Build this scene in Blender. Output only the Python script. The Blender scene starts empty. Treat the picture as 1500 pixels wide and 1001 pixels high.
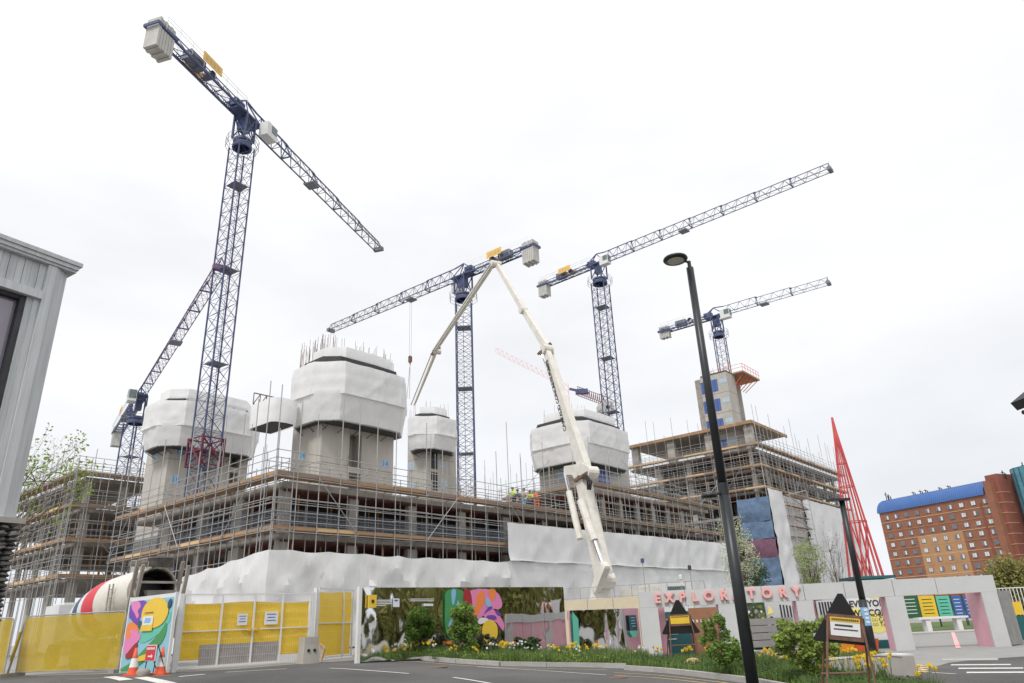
import bpy, math, random
from mathutils import Vector as V, Matrix, noise
random.seed(7)
D = bpy.data
SC = bpy.context.scene
COL = SC.collection
PI = math.pi
rad = math.radians
uni = random.uniform

# ------------------------------------------------------------------ camera
FPX, CX, CY = 1036.0, 750.0, 500.5
_U = V((-117.0, 2601.5, -1036.0)).normalized()
_f = V((0, 0, -1)); _F = (_f - _f.dot(_U) * _U).normalized(); _R = _F.cross(_U)
MW = Matrix((_R, _F, _U))            # camera axes -> world axes
CAM = V((0, 0, 1.65))
cd = D.cameras.new('camera'); cd.sensor_width = 36; cd.lens = FPX / 1500 * 36
cd.clip_start = .1; cd.clip_end = 6000
co = D.objects.new('camera', cd); COL.objects.link(co)
co.matrix_world = Matrix.Translation(CAM) @ MW.to_4x4()
SC.camera = co

# ------------------------------------------------------------------ sky, sun, exposure
SUN_EL, SUN_AZ = rad(52), rad(205)      # azimuth measured from +Y towards +X
W = D.worlds.new('World'); SC.world = W; W.use_nodes = True
nt = W.node_tree; nt.nodes.clear(); N = nt.nodes.new; LK = nt.links.new
wo = N('ShaderNodeOutputWorld'); bg = N('ShaderNodeBackground'); LK(bg.outputs[0], wo.inputs[0])
sky = N('ShaderNodeTexSky'); sky.sky_type = 'NISHITA'; sky.sun_disc = False
sky.sun_elevation = SUN_EL; sky.sun_rotation = SUN_AZ
tc = N('ShaderNodeTexCoord'); sep = N('ShaderNodeSeparateXYZ'); LK(tc.outputs['Generated'], sep.inputs[0])
elev = N('ShaderNodeValToRGB'); LK(sep.outputs[2], elev.inputs[0])
er = elev.color_ramp; er.elements[0].position = 0.0; er.elements[0].color = (5.9, 6.05, 6.35, 1)
er.elements[1].position = .75; er.elements[1].color = (7.9, 7.9, 7.95, 1)
e = er.elements.new(.3); e.color = (6.9, 6.98, 7.1, 1)
mp = N('ShaderNodeMapping'); mp.inputs['Scale'].default_value = (1.6, 1.6, 4.5); LK(tc.outputs['Generated'], mp.inputs[0])
cn = N('ShaderNodeTexNoise'); cn.inputs['Scale'].default_value = 1.7; cn.inputs['Detail'].default_value = 6; LK(mp.outputs[0], cn.inputs[0])
cr = N('ShaderNodeValToRGB'); LK(cn.outputs[0], cr.inputs[0])
cr.color_ramp.elements[0].position = .3; cr.color_ramp.elements[0].color = (.88, .885, .895, 1)
cr.color_ramp.elements[1].position = .68; cr.color_ramp.elements[1].color = (1.04, 1.04, 1.04, 1)
mul = N('ShaderNodeMixRGB'); mul.blend_type = 'MULTIPLY'; mul.inputs[0].default_value = 1
LK(elev.outputs[0], mul.inputs[1]); LK(cr.outputs[0], mul.inputs[2])
mx = N('ShaderNodeMixRGB'); mx.inputs[0].default_value = .96        # cloud cover over the clear sky
LK(sky.outputs[0], mx.inputs[1]); LK(mul.outputs[0], mx.inputs[2]); LK(mx.outputs[0], bg.inputs[0])
bg.inputs[1].default_value = .1
sl = D.lights.new('sun', 'SUN'); sl.energy = 1.5; sl.angle = rad(14); sl.color = (1, .97, .92)
so = D.objects.new('sun', sl); COL.objects.link(so)
sd = V((math.sin(SUN_AZ) * math.cos(SUN_EL), math.cos(SUN_AZ) * math.cos(SUN_EL), math.sin(SUN_EL)))
so.rotation_euler = sd.to_track_quat('Z', 'Y').to_euler()
SC.view_settings.view_transform = 'Standard'; SC.view_settings.look = 'None'
SC.view_settings.exposure = .55; SC.view_settings.gamma = 1

# ------------------------------------------------------------------ measuring helpers (site survey from the calibrated camera)
def ray(x, y): return MW @ V((x - CX, CY - y, -FPX))
def atY(x, y, Y): d = ray(x, y); return CAM + d * (Y / d.y)
def atZ(x, y, z): d = ray(x, y); return CAM + d * ((z - CAM.z) / d.z)
def zat(x, y, p):
    d = ray(x, y); return CAM.z + d.z * math.hypot(p[0], p[1]) / math.hypot(d.x, d.y)
def sm(t): t = min(1, max(0, t)); return t * t * (3 - 2 * t)
def gz(x, y): return .65 * sm((8 - x) / 16) * sm((y - 8) / 15)
def G(x, y):
    z = 0
    for i in range(30):
        p = atZ(x, y, z); z = .5 * z + .5 * gz(p.x, p.y)
    return V((p.x, p.y, gz(p.x, p.y)))
def onplane(x, y, p0, d2):          # pixel ray with the vertical plane through p0 along d2
    n = V((-d2[1], d2[0])); d = ray(x, y)
    t = n.dot(V((p0[0], p0[1])) - V((CAM.x, CAM.y))) / n.dot(V((d.x, d.y)))
    return CAM + d * t
A0 = V((-14.3, 41.6)); E1 = V((.641, .767)).normalized(); E2 = V((-E1.y, E1.x))
def P(u, v, z=0.0):
    q = A0 + u * E1 + v * E2; return V((q.x, q.y, z))
def onv(x, y, v):
    p = onplane(x, y, P(0, v), E1); return (V((p.x, p.y)) - A0).dot(E1), p.z
def onu(x, y, u):
    p = onplane(x, y, P(u, 0), E2); return (V((p.x, p.y)) - A0).dot(E2), p.z
GA = math.atan2(E1.y, E1.x)

# ------------------------------------------------------------------ materials
def mat(name, col, rough=.7, metal=0, var=.15, scale=3.0, bump=0.0, bscale=20, spec=.5, col2=None, alpha=1, trans=0, stretch=None, sub=0):
    m = D.materials.new(name); m.use_nodes = True
    nt = m.node_tree; b = nt.nodes['Principled BSDF']
    b.inputs['Roughness'].default_value = rough; b.inputs['Metallic'].default_value = metal
    b.inputs['Specular IOR Level'].default_value = spec
    b.inputs['Alpha'].default_value = alpha; b.inputs['Transmission Weight'].default_value = trans
    t = nt.nodes.new('ShaderNodeTexCoord'); n = nt.nodes.new('ShaderNodeTexNoise')
    n.inputs['Scale'].default_value = scale; n.inputs['Detail'].default_value = 7; n.inputs['Roughness'].default_value = .65
    src = t.outputs['Object']
    if stretch:
        k = nt.nodes.new('ShaderNodeMapping'); k.inputs['Scale'].default_value = stretch
        nt.links.new(src, k.inputs[0]); src = k.outputs[0]
    nt.links.new(src, n.inputs['Vector'])
    r = nt.nodes.new('ShaderNodeValToRGB'); nt.links.new(n.outputs[0], r.inputs[0])
    c2 = col2 or tuple(min(1, c * (1 + var)) for c in col)
    r.color_ramp.elements[0].position = .3; r.color_ramp.elements[1].position = .7
    r.color_ramp.elements[0].color = (*[c * (1 - var) for c in col], 1); r.color_ramp.elements[1].color = (*c2, 1)
    nt.links.new(r.outputs[0], b.inputs['Base Color'])
    if bump:
        n2 = nt.nodes.new('ShaderNodeTexNoise'); n2.inputs['Scale'].default_value = bscale; n2.inputs['Detail'].default_value = 5
        nt.links.new(src, n2.inputs['Vector'])
        bp = nt.nodes.new('ShaderNodeBump'); bp.inputs['Strength'].default_value = bump; bp.inputs['Distance'].default_value = .05
        nt.links.new(n2.outputs[0], bp.inputs['Height']); nt.links.new(bp.outputs[0], b.inputs['Normal'])
    if sub:
        b.inputs['Subsurface Weight'].default_value = 0
        tr = nt.nodes.new('ShaderNodeBsdfTranslucent'); nt.links.new(r.outputs[0], tr.inputs[0])
        ms = nt.nodes.new('ShaderNodeMixShader'); ms.inputs[0].default_value = sub
        o = nt.nodes['Material Output']
        nt.links.new(b.outputs[0], ms.inputs[1]); nt.links.new(tr.outputs[0], ms.inputs[2]); nt.links.new(ms.outputs[0], o.inputs[0])
    return m
M = {}
M['asphalt'] = mat('asphalt', (.10, .098, .095), .9, var=.36, scale=.22, bump=.35, bscale=90)
M['ground'] = mat('ground', (.26, .25, .235), .95, var=.2, scale=.3, bump=.3, bscale=40)
M['paving'] = mat('paving', (.30, .295, .285), .9, var=.1, scale=1.2, bump=.2, bscale=60)
M['soil'] = mat('soil', (.10, .075, .05), 1, var=.3, scale=4, bump=.6, bscale=25)
M['kerb'] = mat('kerb', (.42, .405, .385), .85, var=.15, scale=5, bump=.2, bscale=40)
M['line'] = mat('line', (.66, .65, .62), .8, var=.15, scale=6, bump=.15, bscale=60)
M['yline'] = mat('yline', (.62, .44, .22), .8, var=.18, scale=6)
M['concrete'] = mat('concrete', (.45, .425, .385), .9, var=.17, scale=.7, bump=.2, bscale=8, stretch=(1, 1, .35))
M['slab'] = mat('slab', (.33, .30, .27), .95, var=.25, scale=1.2, bump=.25, bscale=9)
M['soffit'] = mat('soffit', (.16, .055, .045), .8, var=.3, scale=1.3)
M['block'] = mat('block', (.10, .093, .088), .95, var=.3, scale=.6)  # darkened so the added inner walls deepen interior shade; also fills core joints
M['prop'] = mat('prop', (.47, .24, .07), .7, var=.25, scale=4)
M['sheet'] = mat('sheet', (.87, .87, .87), .45, var=.06, scale=.9, bump=.55, bscale=4.5, sub=.28, stretch=(1, 1, .4))
M['net'] = mat('net', (.80, .80, .81), .6, var=.07, scale=.5, bump=.3, bscale=2.4, sub=.2)
M['galv'] = mat('galv', (.40, .40, .395), .5, .45, var=.18, scale=3)
M['board'] = mat('board', (.36, .22, .125), .85, var=.3, scale=.9, bump=.2, bscale=12)
M['board2'] = mat('board2', (.27, .20, .145), .9, var=.3, scale=.8, bump=.2, bscale=12)
M['ply'] = mat('ply', (.62, .42, .22), .8, var=.15, scale=.9)
M['guard'] = mat('guard', (.12, .14, .17), .6, .2, var=.2)
M['dark'] = mat('dark', (.045, .047, .05), .7, var=.3, scale=3)
M['cblue'] = mat('cblue', (.06, .08, .175), .5, var=.3, scale=1.2)
M['cgrey'] = mat('cgrey', (.17, .18, .22), .5, var=.2, scale=1.2)
M['cmauve'] = mat('cmauve', (.17, .11, .20), .5, var=.2)
M['cred'] = mat('cred', (.15, .025, .045), .5, var=.25, scale=1.5)
M['cred_hazed'] = mat('cred_hazed', (.80, .52, .52), .6, var=.15)  # crane red with the fading of distance put into the colour
M['cweight'] = mat('cweight', (.50, .49, .46), .9, var=.12, scale=1.2, bump=.2, bscale=6)
M['cabw'] = mat('cabw', (.68, .69, .68), .4, var=.06)
M['cyel'] = mat('cyel', (.78, .48, .10), .5, var=.08)
M['glass'] = mat('glass', (.10, .14, .15), .06, 0, var=.2, spec=.9)
M['glassp'] = mat('glassp', (.30, .26, .33), .05, 0, var=.2, spec=1, scale=.6)
M['cream'] = mat('cream', (.70, .66, .58), .4, var=.14, scale=2.2, col2=(.77, .745, .69), bump=.1, bscale=6)
M['kick'] = mat('kick', (.33, .30, .285), .9, var=.15, scale=4)
M['rubber'] = mat('rubber', (.03, .03, .03), .8)
M['chrome'] = mat('chrome', (.7, .7, .72), .2, 1)
M['rust'] = mat('rust', (.20, .11, .08), .8, .2, var=.35, scale=6)
M['yfence'] = mat('yfence', (.60, .43, .04), .75, var=.12, scale=.9, bump=.3, bscale=5, sub=.25, alpha=.84)
M['ygate'] = mat('ygate', (.90, .60, .015), .55, var=.06, scale=.9, bump=.35, bscale=4, sub=.2)
M['whitep'] = mat('whitep', (.74, .74, .73), .5, var=.06, scale=2)
M['panel'] = mat('panel', (.55, .555, .56), .75, var=.05, scale=1.5, bump=.12, bscale=25)
M['pink'] = mat('pink', (.72, .40, .47), .6, var=.07, scale=2)
M['letter'] = mat('letter', (.85, .42, .40), .5, var=.05)
M['mirror'] = mat('mirror', (.80, .81, .82), .035, 1, var=.02, bump=0)
M['black'] = mat('black', (.012, .012, .013), .45, var=.2)
M['lamp'] = mat('lamp', (.035, .038, .042), .4, .3, var=.15)
M['lens'] = mat('lens', (.55, .53, .45), .3, var=.08, scale=30)
M['teal'] = mat('teal', (.02, .12, .13), .5, var=.1)
M['brown'] = mat('brown', (.33, .16, .09), .6, var=.15)
M['timber'] = mat('timber', (.56, .58, .59), .85, var=.16, scale=1.6, bump=.25, bscale=14, stretch=(6, 6, .35))
M['timber2'] = mat('timber2', (.62, .64, .65), .85, var=.14, scale=1.6, bump=.25, bscale=14, stretch=(6, 6, .35))
M['stone'] = mat('stone', (.13, .125, .12), .95, var=.4, scale=2.2, bump=.5, bscale=9)
M['brick'] = mat('brick', (.27, .115, .07), .9, var=.14, scale=.5, bump=.1, bscale=9)
M['brickd'] = mat('brickd', (.25, .085, .06), .9, var=.14, scale=.5)
M['bricko'] = mat('bricko', (.42, .235, .12), .9, var=.1, scale=.5)
M['roofb'] = mat('roofb', (.06, .145, .38), .45, var=.1, scale=.4)
M['tealg'] = mat('tealg', (.06, .21, .27), .15, var=.25, scale=.5)
M['redsteel'] = mat('redsteel', (.58, .075, .075), .5, var=.25, scale=1.5)
M['orange'] = mat('orange', (.80, .27, .02), .5, var=.07); M['redp'] = mat('redp', (.72, .10, .03), .5, var=.07)
M['cone'] = mat('cone', (.75, .12, .05), .6, var=.12); M['signr'] = mat('signr', (.62, .03, .05), .5, var=.05)
M['bluenet'] = mat('bluenet', (.11, .17, .27), .8, var=.3, scale=1.3, bump=.4, bscale=4); M['rednet'] = mat('rednet', (.17, .08, .12), .8, var=.25)
M['door_blue'] = mat('door_blue', (.07, .13, .36), .5, var=.15)
M['spray'] = mat('spray', (.12, .33, .60), .6, var=.1)
M['spray_pale'] = mat('spray_pale', (.40, .52, .62), .8, var=.12, scale=5)
M['bark'] = mat('bark', (.12, .09, .065), .95, var=.3, scale=6, bump=.4)
for k, c in dict(leaf=(.19, .31, .06), leafd=(.055, .11, .035), leafy=(.27, .36, .075), willow=(.30, .29, .09), blossom=(.50, .54, .36), spring=(.30, .40, .13), grass=(.135, .205, .06), lavender=(.12, .15, .10)).items():
    M[k] = mat(k, c, .7, var=.35, scale=1.1, sub=.3)
M['daff'] = mat('daff', (.85, .60, .02), .6, var=.1, sub=.2); M['wflower'] = mat('wflower', (.8, .8, .75), .6, sub=.2)
for k, c in dict(m_green=(.06, .30, .10), m_blue=(.25, .50, .78), m_orange=(.88, .25, .06), m_pink=(.78, .24, .50), m_red=(.36, .02, .03), m_purple=(.17, .06, .42), m_yellow=(.84, .56, .05), m_cyan=(.26, .55, .66), m_mint=(.13, .55, .42), m_navy=(.02, .06, .12), m_royal=(.05, .14, .45), m_dgreen=(.03, .12, .06), m_teal=(.03, .10, .12), m_cyell=(.88, .78, .25), m_ink=(.03, .03, .04), m_white=(.78, .78, .78)).items():
    M[k] = mat(k, c, .5, var=.05)
M['hivis'] = mat('hivis', (.50, .72, .05), .7, var=.08); M['hiorange'] = mat('hiorange', (.85, .15, .03), .7, var=.08)
M['skin'] = mat('skin', (.45, .27, .19), .6); M['trouser'] = mat('trouser', (.05, .06, .10), .8); M['shirtw'] = mat('shirtw', (.6, .5, .4), .8)

# ------------------------------------------------------------------ mesh helpers
class MB:
    def __init__(s): s.v = []; s.f = []
    def add(s, vs, fs):
        o = len(s.v); s.v += [tuple(q) for q in vs]; s.f += [tuple(i + o for i in q) for q in fs]; return s
    def box(s, c, size, ax=None):       # ax: list of three axis vectors
        ax = ax or (V((1, 0, 0)), V((0, 1, 0)), V((0, 0, 1))); c = V(c)
        vs = [c + ax[0] * (i * size[0] / 2) + ax[1] * (j * size[1] / 2) + ax[2] * (k * size[2] / 2) for k in (-1, 1) for j in (-1, 1) for i in (-1, 1)]
        return s.add(vs, [(0, 2, 3, 1), (4, 5, 7, 6), (0, 1, 5, 4), (2, 6, 7, 3), (0, 4, 6, 2), (1, 3, 7, 5)])
    def bar(s, p, q, r, n=4, r2=None):
        p, q = V(p), V(q); d = (q - p)
        if d.length < 1e-6: return s
        d.normalize(); a = d.orthogonal().normalized() if abs(d.z) < .99 else V((1, 0, 0)); 
        if abs(d.z) < .99: a = d.cross(V((0, 0, 1))).normalized()
        b = d.cross(a); r2 = r if r2 is None else r2; o = PI / n
        vs = [p + (a * math.cos(o + 2 * PI * i / n) + b * math.sin(o + 2 * PI * i / n)) * r for i in range(n)]
        vs += [q + (a * math.cos(o + 2 * PI * i / n) + b * math.sin(o + 2 * PI * i / n)) * r2 for i in range(n)]
        fs = [(i, (i + 1) % n, n + (i + 1) % n, n + i) for i in range(n)] + [tuple(range(n - 1, -1, -1)), tuple(range(n, 2 * n))]
        return s.add(vs, fs)
    def tube(s, pts, rs, n=6):
        for i in range(len(pts) - 1): s.bar(pts[i], pts[i + 1], rs[i], n, rs[i + 1])
        return s
    def prism(s, poly, z0, z1):         # poly in plan, z may be numbers
        n = len(poly)
        vs = [(p[0], p[1], z0) for p in poly] + [(p[0], p[1], z1) for p in poly]
        return s.add(vs, [tuple(range(n - 1, -1, -1)), tuple(range(n, 2 * n))] + [(i, (i + 1) % n, n + (i + 1) % n, n + i) for i in range(n)])
    def plate(s, poly, o, ax, ay, an, t):   # 2-D outline in the plane o + x*ax + y*ay, thickness t along an
        n = len(poly); vs = [o + ax * x + ay * y for x, y in poly]; vs += [q + an * t for q in vs[:n]]
        return s.add(vs, [tuple(range(n - 1, -1, -1)), tuple(range(n, 2 * n))] + [(i, (i + 1) % n, n + (i + 1) % n, n + i) for i in range(n)])
    def lathe(s, prof, o, axis, n=24):      # prof: (distance along axis, radius)
        axis = V(axis).normalized(); a = axis.orthogonal().normalized(); b = axis.cross(a); o = V(o)
        vs = [o + axis * h + (a * math.cos(2 * PI * i / n) + b * math.sin(2 * PI * i / n)) * r for h, r in prof for i in range(n)]
        fs = [(k * n + i, k * n + (i + 1) % n, (k + 1) * n + (i + 1) % n, (k + 1) * n + i) for k in range(len(prof) - 1) for i in range(n)]
        return s.add(vs, fs)
    def mesh(s, name, m, off=V((0, 0, 0)), smooth=False):
        me = D.meshes.new(name); off = V(off)
        me.from_pydata([(q[0] - off.x, q[1] - off.y, q[2] - off.z) for q in s.v], [], s.f); me.update()
        if m: me.materials.append(M[m] if isinstance(m, str) else m)
        if smooth: me.shade_smooth()
        if smooth and smooth is not True: me.set_sharp_from_angle(angle=rad(smooth))
        return me
    def build(s, name, m, parent=None, smooth=False):
        off = parent['_o'] if parent is not None and '_o' in parent else (0, 0, 0)
        o = D.objects.new(name, s.mesh(name, m, V(off), smooth)); COL.objects.link(o)
        if parent is not None: o.parent = parent; o['_o'] = list(off)
        return o
ALL = []
def tag(o, label, cat, group=None):
    o['label'] = label; o['category'] = cat
    if group: o['group'] = group
    return o
def thing(name, label, cat, loc=(0, 0, 0), group=None):
    o = D.objects.new(name, None); COL.objects.link(o); o.location = loc; o['_o'] = [float(q) for q in loc]
    return tag(o, label, cat, group)
def single(mb, name, m, label, cat, loc, group=None, smooth=False):
    o = D.objects.new(name, mb.mesh(name, m, V(loc), smooth)); COL.objects.link(o); o.location = loc; o['_o'] = [float(q) for q in loc]
    return tag(o, label, cat, group)
def struct(mb, name, m, smooth=False):
    o = mb.build(name, m, None, smooth); o['kind'] = 'structure'; return o
UNIT = {}
def unit(kind, m):
    k = (kind, m)
    if k not in UNIT:
        b = MB()
        if kind == 'pole': b.bar((0, 0, 0), (0, 0, 1), 1, 6)
        elif kind == 'box': b.box((0, 0, 0), (1, 1, 1))
        UNIT[k] = b.mesh(kind, m, smooth=False)
    return UNIT[k]
def piece(name, me, parent, mtx):
    o = D.objects.new(name, me); COL.objects.link(o); o.parent = parent
    o.matrix_basis = Matrix.Translation(-V(parent['_o'])) @ mtx; return o
def zmat(p, q):
    p, q = V(p), V(q); d = (q - p); L = d.length; d.normalize()
    a = V((1, 0, 0)) if abs(d.z) > .999 else V((0, 0, 1)).cross(d).normalized(); b = d.cross(a)
    return Matrix(((a.x, b.x, d.x, p.x), (a.y, b.y, d.y, p.y), (a.z, b.z, d.z, p.z), (0, 0, 0, 1))), L
def pole(name, p, q, r, m, parent):
    t, L = zmat(p, q); return piece(name, unit('pole', m), parent, t @ Matrix.Diagonal((r, r, L, 1)))
def axm(c, ax, size):
    return Matrix(((ax[0].x * size[0], ax[1].x * size[1], ax[2].x * size[2], c[0]), (ax[0].y * size[0], ax[1].y * size[1], ax[2].y * size[2], c[1]), (ax[0].z * size[0], ax[1].z * size[1], ax[2].z * size[2], c[2]), (0, 0, 0, 1)))
X3, Y3, Z3 = V((1, 0, 0)), V((0, 1, 0)), V((0, 0, 1))
GAX = (V((E1.x, E1.y, 0)), V((E2.x, E2.y, 0)), Z3)          # building grid axes
def bpiece(name, c, size, m, parent, ax=GAX):
    return piece(name, unit('box', m), parent, axm(c, ax, size))
def gbox(mb, u0, u1, v0, v1, z0, z1):
    return mb.box(P((u0 + u1) / 2, (v0 + v1) / 2, (z0 + z1) / 2), (u1 - u0, v1 - v0, z1 - z0), GAX)
def textmesh(s, size, ext, m, bold=0.0):
    c = D.curves.new('lettering', 'FONT'); c.body = s; c.size = size; c.extrude = ext; c.offset = bold
    c.align_x = 'CENTER'; c.align_y = 'CENTER'; c.resolution_u = 4
    o = D.objects.new('lettering', c); COL.objects.link(o)
    bpy.context.view_layer.update(); dg = bpy.context.evaluated_depsgraph_get()
    me = D.meshes.new_from_object(o.evaluated_get(dg)); D.objects.remove(o)
    me.materials.clear(); me.materials.append(M[m]); return me
def lettering(name, s, size, c, ax, ay, m, parent, ext=.004, bold=0.0):
    me = textmesh(s, size, ext, m, bold); return piece(name, me, parent, axm(c, (ax, ay, ax.cross(ay)), (1, 1, 1)))


# ================================================================== GROUND
def grid_ground():
    xs = [-2500, -900, -400, -180, -90, -60] + [x * 1.5 - 40 for x in range(0, 61)] + [70, 110, 200, 420, 900, 2500]
    ys = [-900, -300, -100, -40] + [y * 1.5 - 10 for y in range(0, 54)] + [85, 110, 160, 250, 420, 900, 2800]
    b = MB(); nx = len(xs)
    b.v = [(x, y, gz(x, y)) for y in ys for x in xs]
    b.f = [(j * nx + i, j * nx + i + 1, (j + 1) * nx + i + 1, (j + 1) * nx + i) for j in range(len(ys) - 1) for i in range(nx - 1)]
    return b
struct(grid_ground(), 'ground', 'paving', True)
def strip(pts_a, pts_b, lift, nn=6):        # ribbon following the terrain between two plan polylines
    b = MB(); n = len(pts_a)
    for p, q in zip(pts_a, pts_b):
        for k in range(nn + 1):
            r = p.lerp(q, k / nn); b.v.append((r.x, r.y, gz(r.x, r.y) + lift))
    m = nn + 1
    b.f = [(i * m + k, i * m + k + 1, (i + 1) * m + k + 1, (i + 1) * m + k) for i in range(n - 1) for k in range(nn)]
    return b
def resample(pts, step=.6):
    out = [pts[0]]
    for a, b in zip(pts, pts[1:]):
        n = max(1, int((b - a).length / step))
        out += [a.lerp(b, i / n) for i in range(1, n + 1)]
    return out
def px2(l): return [V((G(*p).x, G(*p).y)) for p in l]
KERB_L = px2([(517, 965), (560, 965.5), (610, 967), (670, 972), (733, 976), (800, 977), (870, 978), (941, 979)])
KERB_R = px2([(916, 982), (960, 985), (1000, 989), (1050, 995), (1103, 1002), (1160, 1013), (1220, 1030)])
# carriageway: everything on the camera's side of the gates, kerbs and crossing
far = px2([(-60, 992), (60, 990), (175, 987), (250, 986), (350, 980), (448, 972), (517, 967.5)]) + [k for k in KERB_L[1:-1]] + px2([(941, 980.5), (1000, 984), (1120, 984), (1250, 988), (1340, 986), (1390, 971), (1440, 966), (1500, 962), (1580, 959)])
far = resample(far, 1.0); near = []
for p in far: near.append(V((p.x * 1.05 - .2, -6 if True else 0)))
struct(strip(far, near, .004, 30), 'road', 'asphalt')
def paint(name, pxs, w, m, lift=.012):
    c = resample(px2(pxs), .5); a, b_ = [], []
    for i, p in enumerate(c):
        t = (c[min(i + 1, len(c) - 1)] - c[max(i - 1, 0)]).normalized(); n = V((-t.y, t.x)) * w / 2
        a.append(p + n); b_.append(p - n)
    struct(strip(a, b_, lift, 1), name, m)
paint('road_marking', [(483, 979.5), (540, 983), (599, 987.5)], .10, 'line')
paint('road_marking', [(664, 993), (690, 997), (730, 1004)], .10, 'line')
paint('road_marking', [(699, 977.5), (780, 982), (888, 989.5)], .09, 'line')
paint('road_marking', [(1340, 984.5), (1400, 988)], .09, 'line')
for d in (0, 4.0): paint('yellow_line', [(900, 986 + d), (960, 989.5 + d), (1000, 993.5 + d), (1050, 999.5 + d), (1095, 1006 + d)], .08, 'yline')
for d in (0,): paint('yellow_line', [(520, 968.5), (610, 970), (670, 975), (733, 979), (800, 980), (890, 982)], .08, 'yline')
paint('road_marking', [(160, 992), (185, 997)], .35, 'line'); paint('road_marking', [(205, 993), (250, 1003)], .35, 'line')
paint('road_marking', [(262, 992), (300, 988.5)], .2, 'line'); paint('road_marking', [(330, 985.5), (420, 980.5)], .12, 'line')
paint('yellow_line', [(100, 996), (250, 990)], .08, 'yline')
for y, a, b in ((974.8, 1393, 1481), (980, 1404, 1499), (986, 1416, 1520)): paint('crossing_stripe', [(a, y), (b, y - .5)], .42, 'line')
paint('tactile_paving', [(1380, 967), (1462, 966)], .9, 'kerb', .008)
for k in range(4): paint('yellow_line', [(1339 + k * 3, 974 + 3.2 * k), (1352 + k * 3, 976.5 + 3.2 * k)], .2, 'yline')
paint('path_line', [(1395, 925), (1404, 950)], .18, 'letter')
# raised planting beds and their kerbs, one stone after another
def kerbs(pl, group):
    c = resample(pl, .92)
    root = D.objects.new('kerb', None); COL.objects.link(root); root['kind'] = 'structure'; root['_o'] = [0, 0, 0]
    for a, b in zip(c, c[1:]):
        m = (a + b) / 2; t = (b - a); L = t.length; t.normalize()
        t3 = V((t.x * L, t.y * L, gz(b.x, b.y) - gz(a.x, a.y))).normalized(); s3 = V((-t.y, t.x, 0)); bpiece('kerb_stone', (m.x, m.y, gz(m.x, m.y) + .03), (L - .012, .15, .22), 'kerb', root, (t3, s3, t3.cross(s3)))
kerbs(KERB_L, 'l'); kerbs(KERB_R, 'r')
HL, HR = V((-5.6, 26.0)), V((1.75, 32.6))             # mirror hoarding line
PL0 = V((4.85, 31.75))
BED1_B = [HL + V((.3, .6)), HL.lerp(HR, .3), HL.lerp(HR, .55), HL.lerp(HR, .8), HR + V((.2, -.8)), V((2.1, 29.9)), V((3.9, 31.2)), PL0 + V((.2, -.3))]
def bed(front, back, lift):
    n = 24
    def even(pl):
        L = [0]
        for a, b in zip(pl, pl[1:]): L.append(L[-1] + (b - a).length)
        out = []
        for i in range(n + 1):
            s = L[-1] * i / n; k = max(j for j in range(len(L) - 1) if L[j] <= s + 1e-9); out.append(pl[k].lerp(pl[k + 1], (s - L[k]) / (L[k + 1] - L[k])))
        return out
    return even(front), even(back)
b1f, b1b = bed(KERB_L, BED1_B, .1)
struct(strip(b1f, b1b, .09, 5), 'planting_bed', 'soil', True)
BED2_B = px2([(935, 974), (1010, 971), (1090, 970), (1145, 972), (1175, 981), (1195, 993), (1250, 1004), (1330, 1013), (1400, 1040)])
b2f, b2b = bed(KERB_R + px2([(1300, 1060), (1390, 1075)]), BED2_B, .1)
struct(strip(b2f, b2b, .09, 8), 'planting_bed', 'soil', True)
b3f, b3b = bed(px2([(1168, 984), (1200, 981.5), (1250, 979.5), (1305, 978)]), px2([(1150, 971), (1200, 969.5), (1250, 970), (1295, 971)]), .1)
struct(strip(b3f, b3b, .07, 4), 'planting_bed', 'soil', True)

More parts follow.
